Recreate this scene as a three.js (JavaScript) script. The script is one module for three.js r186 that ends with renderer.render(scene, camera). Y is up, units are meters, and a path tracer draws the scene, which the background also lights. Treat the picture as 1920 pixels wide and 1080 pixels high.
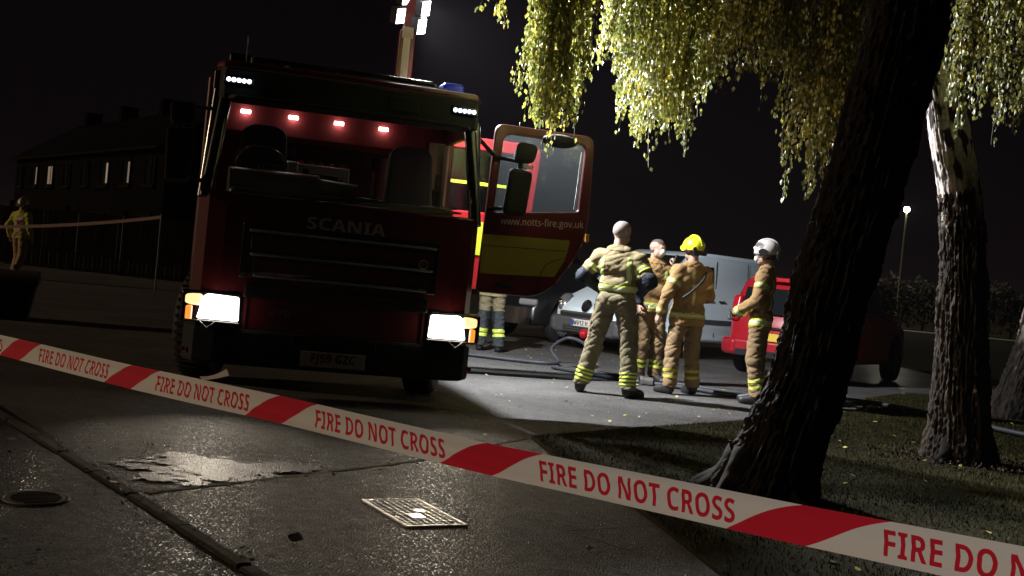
import * as THREE from 'three';
import { RoundedBoxGeometry } from 'three/addons/geometries/RoundedBoxGeometry.js';
import { TextGeometry } from 'three/addons/geometries/TextGeometry.js';
import { FontLoader } from 'three/addons/loaders/FontLoader.js';
import { mergeGeometries, toCreasedNormals } from 'three/addons/utils/BufferGeometryUtils.js';
import { ImprovedNoise } from 'three/addons/math/ImprovedNoise.js';

// ---------------------------------------------------------------- camera, sky, light, exposure
const scene = new THREE.Scene();
const FOC = 2200, EYE = 1.25;                                   // focal length in pixels of a 1080-line frame
const camera = new THREE.PerspectiveCamera(2 * Math.atan(540 / FOC) * 180 / Math.PI, 16 / 9, 0.1, 600);
camera.position.set(0, EYE, 0);
camera.rotation.order = 'YXZ';
camera.rotation.set(-0.01584, 0, 5.3 * Math.PI / 180);          // the camera is held at a slant
camera.updateMatrixWorld();

const renderer = new THREE.WebGLRenderer({ antialias: true });
renderer.toneMapping = THREE.LinearToneMapping;
renderer.toneMappingExposure = 1;
renderer.shadowMap.enabled = true;

{ // night sky: nearly black, faintly warm violet towards the town glow at the horizon
  const W = 64, H = 32, d = new Float32Array(W * H * 4);
  for (let j = 0; j < H; j++) for (let i = 0; i < W; i++) {
    const up = (j + .5) / H * 2 - 1, k = 1 - .35 * Math.max(0, up), o = (j * W + i) * 4;
    d[o] = .0028 * k; d[o + 1] = .0019 * k; d[o + 2] = .0027 * k; d[o + 3] = 1;
  }
  const t = new THREE.DataTexture(d, W, H, THREE.RGBAFormat, THREE.FloatType);
  t.mapping = THREE.EquirectangularReflectionMapping; t.magFilter = THREE.LinearFilter; t.needsUpdate = true;
  scene.background = t; scene.environment = t;
}
const sun = new THREE.DirectionalLight(new THREE.Color().setRGB(1, .72, .44), .8);   // the weak warm light of the street, from behind on the left
sun.position.set(-38, 10, -3); sun.target.position.set(0, 0, -8); sun.castShadow = true; sun.shadow.radius = 6;
sun.shadow.camera.left = -40; sun.shadow.camera.right = 40; sun.shadow.camera.top = 40; sun.shadow.camera.bottom = -40; sun.shadow.camera.far = 160;
scene.add(sun, sun.target);
scene.fog = new THREE.FogExp2(new THREE.Color().setRGB(.9, .86, .9), .00012);         // damp night air
const MAST = 60, BEAM = 7, CABIN = .035;                         // strengths of the mast floodlights, headlights, cabin lamps

// ---------------------------------------------------------------- helpers
let seed = 7;
const rnd = () => { seed = (seed * 1664525 + 1013904223) >>> 0; return seed / 4294967296; };
const rr = (a, b) => a + (b - a) * rnd();
const noise = new ImprovedNoise();
const V = (x, y, z) => new THREE.Vector3(x, y, z);
const clamp = (x, a, b) => Math.min(b, Math.max(a, x));
const lerp = (a, b, t) => a + (b - a) * t;
const used = {};
const numbered = (n) => { used[n] = (used[n] ?? -1) + 1; return used[n] ? n + '_' + String(used[n]).padStart(3, '0') : n; };
function tag(o, label, category, group) { o.userData.label = label; o.userData.category = category; if (group) o.userData.group = group; return o; }
function thing(name, label, category, pos = [0, 0, 0], turn = 0, group) {
  const o = new THREE.Group(); o.name = numbered(name); o.position.set(...pos); o.rotation.y = turn; scene.add(o);
  return tag(o, label, category, group);
}
function clean(g) { // every piece of a merge carries position, normal, uv and an index
  const h = g.index ? g.toNonIndexed() : g;
  for (const k of Object.keys(h.attributes)) if (!['position', 'normal', 'uv'].includes(k)) h.deleteAttribute(k);
  if (!h.attributes.normal) h.computeVertexNormals();
  if (!h.attributes.uv) h.setAttribute('uv', new THREE.BufferAttribute(new Float32Array(h.attributes.position.count * 2), 2));
  return h;
}
function obj(name, geos, m, parent = scene) {
  const list = Array.isArray(geos) ? geos : [geos];
  const g = list.length > 1 ? mergeGeometries(list.map(clean)) : list[0];
  const o = new THREE.Mesh(g, m); o.castShadow = o.receiveShadow = true;
  o.name = parent === scene ? numbered(name) : name; parent.add(o); return o;
}
function struct(name, geos, m, parent) { const o = obj(name, geos, m, parent); if (!parent) o.userData.kind = 'structure'; return o; }
const put = (g, x = 0, y = 0, z = 0, rx = 0, ry = 0, rz = 0) => { g.applyMatrix4(new THREE.Matrix4().compose(V(x, y, z), new THREE.Quaternion().setFromEuler(new THREE.Euler(rx, ry, rz)), V(1, 1, 1))); return g; };
const box = (w, h, d, x = 0, y = 0, z = 0, r = .008, rx = 0, ry = 0, rz = 0) => put(r ? new RoundedBoxGeometry(w, h, d, 2, Math.min(r, w * .45, h * .45, d * .45)) : new THREE.BoxGeometry(w, h, d), x, y, z, rx, ry, rz);
const cyl = (r0, r1, h, x = 0, y = 0, z = 0, rx = 0, ry = 0, rz = 0, n = 20) => put(new THREE.CylinderGeometry(r0, r1, h, n), x, y, z, rx, ry, rz);
const tube = (pts, r, n = 40, m = 8, closed = false) => new THREE.TubeGeometry(new THREE.CatmullRomCurve3(pts.map((p) => V(...p)), closed), n, r, m, closed);
function bar(a, b, r, n = 10, r2 = r) { // a round bar between two points
  const A = V(...a), B = V(...b), d = B.clone().sub(A), g = new THREE.CylinderGeometry(r2, r, d.length(), n);
  g.applyMatrix4(new THREE.Matrix4().compose(A.add(B).multiplyScalar(.5), new THREE.Quaternion().setFromUnitVectors(V(0, 1, 0), d.normalize()), V(1, 1, 1))); return g;
}
const shapeOf = (pts) => { const s = new THREE.Shape(); pts.forEach(([x, y], i) => i ? s.lineTo(x, y) : s.moveTo(x, y)); s.closePath(); return s; };
function rounded(pts, r) { // polygon with rounded corners (r a number or one per corner)
  const s = new THREE.Shape(), n = pts.length;
  pts.forEach((p, i) => {
    const a = pts[(i + n - 1) % n], b = pts[(i + 1) % n], R = Array.isArray(r) ? r[i] : r;
    const la = Math.hypot(a[0] - p[0], a[1] - p[1]), lb = Math.hypot(b[0] - p[0], b[1] - p[1]), k = Math.min(R, la * .49, lb * .49);
    const p0 = [p[0] + (a[0] - p[0]) * k / la, p[1] + (a[1] - p[1]) * k / la], p1 = [p[0] + (b[0] - p[0]) * k / lb, p[1] + (b[1] - p[1]) * k / lb];
    i ? s.lineTo(...p0) : s.moveTo(...p0); s.quadraticCurveTo(p[0], p[1], ...p1);
  });
  s.closePath(); return s;
}
const extrude = (s, depth, bevel = .01, z = 0, segs = 10) => put(new THREE.ExtrudeGeometry(s, { depth: depth - 2 * bevel, bevelEnabled: bevel > 0, bevelThickness: bevel, bevelSize: bevel, bevelOffset: -bevel, bevelSegments: 2, curveSegments: segs }), 0, 0, z + bevel);
const plan = (s, h, y, bevel = .01) => { const g = extrude(s, h, bevel); g.rotateX(-Math.PI / 2); g.translate(0, y, 0); return g; }; // shape drawn as (x, -z), raised from y by h
const sheet = (s, y) => { const g = new THREE.ShapeGeometry(s, 12); g.rotateX(-Math.PI / 2); g.translate(0, y, 0); return g; };
const col = (r, g, b) => new THREE.Color().setRGB(r, g, b);
const std = (c, rough = .7, o = {}) => new THREE.MeshStandardMaterial({ color: col(...c), roughness: rough, side: THREE.DoubleSide, ...o });
const phys = (c, rough = .3, o = {}) => new THREE.MeshPhysicalMaterial({ color: col(...c), roughness: rough, side: THREE.DoubleSide, ...o });
const glow = (c, k) => new THREE.MeshStandardMaterial({ color: col(.8, .8, .8), roughness: .3, emissive: col(...c), emissiveIntensity: k });
function data(n, f, srgb = false) { // n x n repeating texture; f(u, v) -> [r, g, b] in 0..1
  const d = new Uint8Array(n * n * 4);
  for (let j = 0; j < n; j++) for (let i = 0; i < n; i++) { const c = f(i / n, j / n, i, j), o = (j * n + i) * 4; for (let k = 0; k < 3; k++) d[o + k] = clamp(c[k] * 255, 0, 255); d[o + 3] = 255; }
  const t = new THREE.DataTexture(d, n, n); t.wrapS = t.wrapT = THREE.RepeatWrapping; t.magFilter = THREE.LinearFilter; t.generateMipmaps = true;
  if (srgb) t.colorSpace = THREE.SRGBColorSpace; t.needsUpdate = true; return t;
}
const tile = (u, v, f, s = 0) => { // tileable noise, f cells across
  const a = Math.PI * 2 * u, b = Math.PI * 2 * v, R = f / 6.283;
  return noise.noise(Math.cos(a) * R + 31 + s, Math.sin(a) * R + Math.cos(b) * R * 1.3 + s, Math.sin(b) * R + 7);
};
const rep = (t, x, y = x) => { const c = t.clone(); c.repeat.set(x, y); c.needsUpdate = true; return c; };
const font = await new FontLoader().loadAsync('fonts/droid/droid_sans_bold.typeface.json');
const fontR = await new FontLoader().loadAsync('fonts/droid/droid_sans_regular.typeface.json');
function letters(s, size, depth, f = font, stretch = 1) { // centred lettering, facing +z
  const g = new TextGeometry(s, { font: f, size, depth, curveSegments: 4, bevelEnabled: false }); g.computeBoundingBox();
  const b = g.boundingBox; g.translate(-(b.min.x + b.max.x) / 2, -(b.min.y + b.max.y) / 2, 0); g.scale(stretch, 1, 1); return g;
}
function spot(o, at, to, power, angle, c = [1, 1, 1], radius = 2, penumbra = .6) { // a lamp at a point of o, aimed at another
  o.updateWorldMatrix(true, false);
  const l = new THREE.SpotLight(col(...c), power, 0, angle, penumbra, 2); l.position.copy(o.localToWorld(V(...at))); l.target.position.copy(o.localToWorld(V(...to)));
  l.castShadow = true; l.shadow.radius = radius; scene.add(l, l.target); return l;
}
function point(o, at, power, c = [1, 1, 1], radius = 1) {
  o.updateWorldMatrix(true, false);
  const l = new THREE.PointLight(col(...c), power); l.position.copy(o.localToWorld(V(...at))); l.castShadow = true; l.shadow.radius = radius; scene.add(l); return l;
}

// ---------------------------------------------------------------- textures and materials
const N = 1024, CELLS = 110, cell = [];
for (let i = 0; i < CELLS * CELLS; i++) cell.push([rnd(), rnd(), rnd()]);
const stoneAt = (u, v) => { // distance to the nearest chipping and that chipping's number
  const x = u * CELLS, y = v * CELLS, i = Math.floor(x), j = Math.floor(y); let best = 9, id = 0;
  for (let a = -1; a <= 1; a++) for (let b = -1; b <= 1; b++) {
    const k = ((j + b + CELLS) % CELLS) * CELLS + (i + a + CELLS) % CELLS, d = Math.hypot(i + a + cell[k][0] - x, j + b + cell[k][1] - y);
    if (d < best) { best = d; id = k; }
  }
  return [best, cell[id][2]];
};
const tarBump = new Float32Array(N * N), tarTone = new Float32Array(N * N), tarId = new Float32Array(N * N);
for (let j = 0; j < N; j++) for (let i = 0; i < N; i++) {
  const u = i / N, v = j / N, [d, id] = stoneAt(u, v), n = tile(u, v, 22) * .5 + tile(u, v, 60, 9) * .3;
  tarBump[j * N + i] = clamp((.75 - d) * (.55 + .6 * id) + n * .25 + .15, 0, 1); tarTone[j * N + i] = n; tarId[j * N + i] = d < .55 ? id : 0;
}
const px = (i, j) => j * N + i;
const tarBumpT = data(N, (u, v, i, j) => { const b = tarBump[px(i, j)]; return [b, b, b]; });
const tarColT = data(N, (u, v, i, j) => { // stains and wear over several metres, with chippings of their own tone
  const w = tile(u, v, 5, 3) * .5 + tile(u, v, 13, 8) * .35 + tile(u, v, 40, 2) * .25, t = .5 + .42 * w + .42 * (rnd() - .5);
  return [t, t * .97, t * .93];
});
const tarRoughT = data(N, (u, v, i, j) => { const t = tarId[px(i, j)] > .78 ? .22 : clamp(.78 + .35 * tarTone[px(i, j)], .3, 1); return [t, t, t]; });
const tar = (c, s, rough, bump) => std(c, rough, { map: rep(tarColT, .17), bumpMap: rep(tarBumpT, s), bumpScale: bump, roughnessMap: rep(tarRoughT, s) });
const fineT = data(512, (u, v) => { const n = .5 + .35 * tile(u, v, 30) + .3 * tile(u, v, 90, 4); return [n, n, n]; });
const M = {
  redDoor: phys([.085, .004, .007], .4, { clearcoat: .2 }),
  red: phys([.07, .004, .006], .35, { clearcoat: .35, clearcoatRoughness: .15 }),
  redIn: std([.2, .012, .015], .7),
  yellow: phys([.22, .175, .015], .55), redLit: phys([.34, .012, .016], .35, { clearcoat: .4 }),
  black: std([.012, .012, .013], .9, { bumpMap: rep(fineT, 3), bumpScale: .001 }),
  blackGloss: phys([.01, .01, .012], .2, { clearcoat: .5 }),
  grey: std([.12, .12, .12], .6), midGrey: std([.25, .25, .25], .55), beige: std([.32, .24, .17], .75),
  steel: std([.55, .55, .55], .35, { metalness: .9 }), alu: std([.62, .6, .56], .4, { metalness: .75, bumpMap: rep(fineT, 2), bumpScale: .002 }),
  rubber: std([.014, .014, .015], .75), chrome: std([.7, .7, .7], .15, { metalness: 1 }),
  glass: phys([.92, .95, .95], .06, { transmission: 1, thickness: 0, specularIntensity: .25 }),
  dirtyGlass: phys([.7, .74, .76], .085, { transmission: 1, thickness: 0 }),
  lens: glow([1, .92, .82], 5), flood: glow([1, .97, .95], 8), led: glow([.75, .85, 1], 4), amber: glow([1, .3, .02], 1.1), amberHot: glow([1, .62, .28], 1.5), cabin: glow([1, .9, .82], 12),
  white: std([.75, .75, .73], .5), plateWhite: std([.7, .7, .68], .45), plateYellow: std([.7, .5, .05], .45), ink: std([.01, .01, .01], .6),
  amberOff: phys([.5, .2, .02], .25), redLamp: phys([.45, .01, .02], .2), blueLens: phys([.02, .05, .5], .2, { transmission: .35, thickness: 0 }),
  letterGrey: std([.42, .4, .4], .35, { metalness: .6 }), letterPale: std([.55, .42, .4], .6),
  tint: phys([.3, .3, .32], .06, { transmission: 1, thickness: 0 }),
  seat: std([.05, .047, .05], .85, { bumpMap: rep(fineT, 4), bumpScale: .002 }),
};

// ---------------------------------------------------------------- ground, road, pavement
const TAR = { road: tar([.17, .17, .172], 1 / 1.3, 1.0, .009), walk: tar([.12, .1, .085], 1 / 1.15, .92, .011), side: tar([.06, .052, .047], 1 / 1.2, .95, .009) };
const soil = phys([.034, .032, .011], 1, { specularIntensity: .15, map: rep(tarColT, .4), bumpMap: rep(tarBumpT, 3), bumpScale: .003 });
const xz = (pts) => shapeOf(pts.map(([x, z]) => [x, -z]));
struct('ground', put(new THREE.PlaneGeometry(700, 700), 0, -.03, -150, -Math.PI / 2), std([.02, .024, .012], 1));
const VERGE = [[.24, -8.66], [.45, -7.5], [.72, -6.6], [.86, -5.9], [.98, -5.2], [1.15, -4.2], [1.3, -2.5], [1.35, 1], [14, 1], [34, -8], [60, -30], [60, -56], [7.6, -56], [7.4, -40], [8.2, -19.6], [7.5, -16.9], [5.4, -16.1], [4.6, -14.9], [4.15, -13.3], [3.1, -11.9], [2.27, -11.03], [1.2, -9.8]];
struct('road', sheet(xz([[-34, 3], [20, 3], [20, -20], [14, -58], [-20, -58], [-60, -40]]), 0), TAR.road);
const EDGE = [[-4.4, -9.16], [-2.71, -6.89], [-1.7, -5.55], [-.92, -4.49], [.6, -2.4], [2, -.5]];
struct('pavement', plan(xz([[-1.7, -5.55], [-.56, -7.08], [-.2, -7.75], [.24, -8.66], ...VERGE.slice(1, 8), [1.6, 3], [.2, 3], [.6, -2.4], [-.92, -4.49]]), .03, -.012, .004), TAR.walk);
struct('pavement', plan(xz([[-4.4, -9.16], [-2.71, -6.89], [-1.7, -5.55], [-.92, -4.49], [.6, -2.4], [.2, 3], [-14, 3], [-14, -9.6]]), .026, -.012, .004), TAR.side);
const verge = struct('verge', plan(xz(VERGE), .05, -.012, .006), soil);
struct('footpath', plan(xz([[5.6, -16.35], [7.5, -16.95], [9.4, -17.6], [9.5, -17.1], [7.2, -16.45]]), .062, -.012, .003), TAR.side);
struct('footpath', plan(xz([[9.8, -57], [60, -57], [60, -59.6], [9.8, -59.2]]), .05, -.012, .003), std([.18, .17, .16], .8));
{ // edging stones that part the two pavements, and the flush kerb along the road
  const k = thing('kerb_edging', 'line of worn concrete edging stones crossing the tarmac beside the wet patch', 'kerb');
  const stone = std([.13, .11, .095], .9, { map: rep(tarColT, .8), bumpMap: rep(tarBumpT, 2), bumpScale: .004 });
  const line = (pts, w, top, len) => {
    for (let i = 0; i + 1 < pts.length; i++) {
      const [ax, az] = pts[i], [bx, bz] = pts[i + 1], L = Math.hypot(bx - ax, bz - az), n = Math.max(1, Math.round(L / len)), a = Math.atan2(-(bz - az), bx - ax);
      for (let j = 0; j < n; j++) { const t = (j + .5) / n; obj('edging_stone', box(L / n - .014, .06, w, ax + (bx - ax) * t + rr(-.004, .004), top - .03 + rr(-.002, .003), az + (bz - az) * t, .012, 0, a + rr(-.006, .006)), stone, k); }
    }
  };
  line(EDGE.slice(0, 5), .07, .0268, .62); line([[-1.66, -5.6], [-.56, -7.1], [-.2, -7.78], [.2, -8.66]], .055, .02, .6);
  line([[.3, -8.74], [1.2, -9.86], [2.25, -11.08], [3.05, -11.95], [4.08, -13.36], [4.55, -14.95]], .08, .03, .8);
}
{ // a lasting wet hollow in the corner of the road, and cracks that have opened in the tarmac
  const wet = [];
  for (let i = 0; i < 90; i++) {
    const s = new THREE.Shape(), n = 14, g = () => rnd() + rnd() - 1, X = -1.4 + .62 * g() - .1, Z = -6.35 + .5 * g(), R = rr(.03, .17) * (1.15 - Math.min(.8, Math.hypot(X + 1.4, Z + 6.35)));
    if (X + 1.66 < (Z + 5.6) * -.733 - .02 && Z > -5.6) continue; if (Z + 5.6 > -1.364 * (X + 1.66) - .12 || X < -1.7 + (Z + 5.55) * .746 + .1) continue;   // stays on the road side of the edging
    for (let k = 0; k < n; k++) { const a = k / n * 6.2832, r = R * rr(.55, 1.15), x = X + Math.cos(a) * r * 1.3, z = Z + Math.sin(a) * r; k ? s.lineTo(x, -z) : s.moveTo(x, -z); }
    wet.push(sheet(s, .004 + i * .00007));
  }
  struct('puddle', wet, std([.05, .046, .042], .45, { bumpMap: rep(tarBumpT, .8), bumpScale: .008 }));
  const crack = std([.006, .006, .006], .95), c = thing('tarmac_crack', 'long dark crack running across the pavement beside the metal cover', 'crack');
  const run = (pts, w) => {
    for (let i = 0; i + 1 < pts.length; i++) {
      const A = pts[i], B = pts[i + 1], m = 7, sh = [], up = [];
      for (let j = 0; j <= m; j++) { const t = j / m, x = lerp(A[0], B[0], t) + rr(-.008, .008), z = lerp(A[1], B[1], t) + rr(-.008, .008), ww = w * rr(.35, 1); up.push([x + ww * .6, z + ww * .6]); sh.unshift([x, z]); }
      obj('crack_line', sheet(xz([...up, ...sh]), .0215), crack, c);
    }
  };
  run([[-.42, -7.0], [-.12, -6.4], [.12, -5.95], [.36, -5.62], [.68, -5.3], [1.0, -4.85]], .016);
  run([[.36, -5.62], [.7, -5.85], [.88, -5.98]], .014);
  run([[-2.0, -5.9], [-1.75, -5.2], [-1.35, -4.62], [-1.1, -4.2]], .018); run([[-2.9, -5.35], [-2.3, -5.28], [-1.78, -5.3]], .012);
}
{ // metal access cover with its lattice
  const c = thing('access_cover', 'bright worn metal lattice cover set in the pavement', 'drain cover', [-.38, .019, -5.72], Math.atan2(.53, .3) * -1 + Math.PI);
  c.rotation.y = -Math.atan2(-5.46 + 5.985, -.235 + .52);        // long side along the cover's edge
  const m = std([.75, .7, .64], .24, { metalness: .9, bumpMap: rep(fineT, 6), bumpScale: .0015 }), L = .58, W = .3;
  obj('pan', box(L - .01, .006, W - .01, 0, -.004, 0, 0), std([.006, .006, .006], .95), c);
  for (const s of [-1, 1]) { obj('frame', box(L, .014, .016, 0, .001, s * W / 2, .003), m, c); obj('frame', box(.016, .014, W - .018, s * L / 2 - s * .008, .001, 0, .003), m, c); }
  const g1 = new RoundedBoxGeometry(.0075, .004, W - .02, 1, .0015), g2 = new RoundedBoxGeometry(L - .034, .0035, .0075, 1, .0015);
  for (let i = 1; i < 17; i++) { const b = obj('bar', g1, m, c); b.position.set(-L / 2 + i * L / 17, .003, 0); }
  for (let i = 1; i < 9; i++) { const b = obj('bar', g2, m, c); b.position.set(0, .0027, -W / 2 + i * W / 9); }
  obj('lifting_plate', box(.1, .011, .075, .08, .001, .02, .003), std([.62, .58, .54], .22, { metalness: .9 }), c);
  obj('lifting_plate', box(.06, .011, .05, -.03, .001, -.045, .003), std([.62, .58, .54], .22, { metalness: .9 }), c);
}
for (const [x, z, r, l] of [[-2.06, -5.3, .14, 'dark round cast iron cover in the tarmac left of the edging stones']]) {
  const c = thing('manhole_cover', l, 'manhole cover', [x, .0165, z], .4); const m = std([.09, .08, .072], .6);
  obj('rim', put(new THREE.TorusGeometry(r, .007, 6, 40), 0, 0, 0, Math.PI / 2), m, c); obj('lid', cyl(r - .012, r - .012, .008, 0, .001, 0, 0, 0, 0, 36), m, c);
  const ribs = []; for (let i = -4; i <= 4; i++) { const w = Math.sqrt(Math.max(0, 1 - (i / 4.6) ** 2)) * (r - .03) * 2; ribs.push(box(w, .007, .008, 0, .006, i * r / 5, .002)); } obj('ribs', ribs, m, c);
}
// fallen leaves: a handful near enough to tell apart, and the scatter on the road and grass
const leafShape = (() => { const s = new THREE.Shape(); s.moveTo(0, -.5); s.quadraticCurveTo(.42, -.3, .3, .05); s.quadraticCurveTo(.18, .3, 0, .55); s.quadraticCurveTo(-.18, .3, -.3, .05); s.quadraticCurveTo(-.42, -.3, 0, -.5); const g = new THREE.ShapeGeometry(s, 4); const p = g.attributes.position; for (let i = 0; i < p.count; i++) p.setZ(i, .25 * Math.abs(p.getX(i)) + .12 * p.getY(i) * p.getY(i)); g.computeVertexNormals(); return g; })();
[[-.82, -4.98, .1, 0, 'dark wet leaf lying on the tarmac between the edging stones and the metal cover'], [.3, -4.86, .11, 0, 'curled dark leaf on the pavement right of the metal cover'], [.46, -5.28, .05, 0, 'small dark leaf on the pavement near the crack and tape'], [-.62, -5.42, .055, 0, 'dark leaf in front of the metal cover'], [-2.25, -5.9, .07, 1, 'pale brown leaf on the tarmac left of the edging stones'], [-1.86, -5.75, .06, 2, 'orange brown leaf against the edging stone by the wet patch'], [-1.62, -5.62, .05, 2, 'small orange leaf at the corner of the wet patch'], [-2.75, -6.65, .06, 1, 'pale leaf at the top end of the edging stones'], [.58, -6.15, .03, 2, 'tiny orange leaf on the pavement at the grass edge'], [-.05, -6.4, .035, 1, 'pale leaf scrap beside the long crack']].forEach(([x, z, s, k, l], i) => {
  const o = obj('fallen_leaf', leafShape.clone().scale(s, s, s), [std([.035, .025, .018], .6), std([.3, .2, .12], .6), std([.4, .16, .03], .6)][k]);
  o.position.set(x, .026, z); o.rotation.set(-Math.PI / 2 + rr(-.2, .2), rr(-.2, .2), i * 1.3); tag(o, l, 'leaf', 'dead leaves on the pavement');
});
function scatter(name, geo, mats, n, f, label, category, parent) {
  const o = new THREE.InstancedMesh(geo, mats, n), m = new THREE.Object3D(), c = new THREE.Color();
  for (let i = 0; i < n; i++) { f(m, c, i); m.updateMatrix(); o.setMatrixAt(i, m.matrix); o.setColorAt(i, c); }
  o.name = parent ? name : numbered(name); o.castShadow = o.receiveShadow = true; o.userData.kind = 'stuff'; (parent ?? scene).add(o); if (label) tag(o, label, category); return o;
}
scatter('leaf_litter', leafShape, std([1, 1, 1], .6), 420, (m, c, i) => {
  const road = i < 240; let x, z; if (road) { do { z = rr(-19, -8.6); x = rr(-1.2, 4.5); } while (x < -.3 + (z + 9) * .12 - .3 && z > -9.4); } else { z = -16 + 11.5 * Math.sqrt(rnd()); x = rr(1.5, 7); }
  m.position.set(x, road ? .012 : .06, z); m.rotation.set(-Math.PI / 2 + rr(-.4, .4), rr(-.4, .4), rr(0, 6)); m.scale.setScalar(rr(.025, .055)); c.setRGB(...(rnd() < .7 ? [rr(.4, .6), rr(.34, .48), .08] : [.3, .2, .08]));
}, 'small yellow birch leaves strewn over the road and grass', 'leaves');
scatter('grit', leafShape, std([1, 1, 1], .7), 420, (m, c, i) => {
  const t = rnd(); let x = rr(-2.6, 1), z = rr(-7.2, -3.8); if (i % 3) { const e = EDGE[1 + i % 2], f = EDGE[2 + i % 2]; x = lerp(e[0], f[0], t) + rr(-.12, .12); z = lerp(e[1], f[1], t) + rr(-.12, .12); if (i % 3 === 2) { x = lerp(-1.66, -.5, t) + rr(-.1, .1); z = lerp(-5.6, -7.1, t) + rr(-.1, .1); } }
  m.position.set(x, .031, z); m.rotation.set(-Math.PI / 2 + rr(-.6, .6), rr(-.5, .5), rr(0, 6)); m.scale.setScalar(rr(.006, .026)); const k = rr(.3, 1.2); c.setRGB(.05 * k, .035 * k, .024 * k);
}, 'small dark crumbs and leaf scraps lying on the pavement along the edging stones', 'grit');
const inside = (x, z, P) => { let r = false; for (let i = 0, j = P.length - 1; i < P.length; j = i++) if ((P[i][1] > z) !== (P[j][1] > z) && x < (P[j][0] - P[i][0]) * (z - P[i][1]) / (P[j][1] - P[i][1]) + P[i][0]) r = !r; return r; };
{ // short mown grass on the verge
  const b = new THREE.BufferGeometry(); b.setAttribute('position', new THREE.BufferAttribute(new Float32Array([-.5, 0, 0, .5, 0, 0, .3, .6, .12, .3, .6, .12, -.25, .65, .14, -.5, 0, 0, -.25, .65, .14, .3, .6, .12, .1, 1, .4]), 3)); b.computeVertexNormals();
  scatter('grass', b, phys([1, 1, 1], .8, { specularIntensity: .15 }), 85000, (m, c) => {
    let x, z; do { const t = rnd(); z = -1.5 - 17 * t ** .8; x = rr(.2, 2.2 - z * .55); } while (!inside(x, z, VERGE) || Math.hypot(x - 1.65, z + 7.05) < .3);
    m.position.set(x, .034, z); m.rotation.set(rr(-.35, .35), rr(0, 6.28), rr(-.35, .35)); const s = rr(.014, .03) * (noise.noise(x * 2, z * 2, 3) * .5 + 1); m.scale.set(.006 + .003 * rnd(), s, s);
    const k = rr(.6, 1.15) * (1 + .45 * noise.noise(x * 1.3, z * 1.3, 9)); rnd() < .12 ? c.setRGB(.075 * k, .056 * k, .018 * k) : c.setRGB(.05 * k, .046 * k, .011 * k);
  }, 'short damp mown grass of the verge under the birches', 'grass');
}

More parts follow.
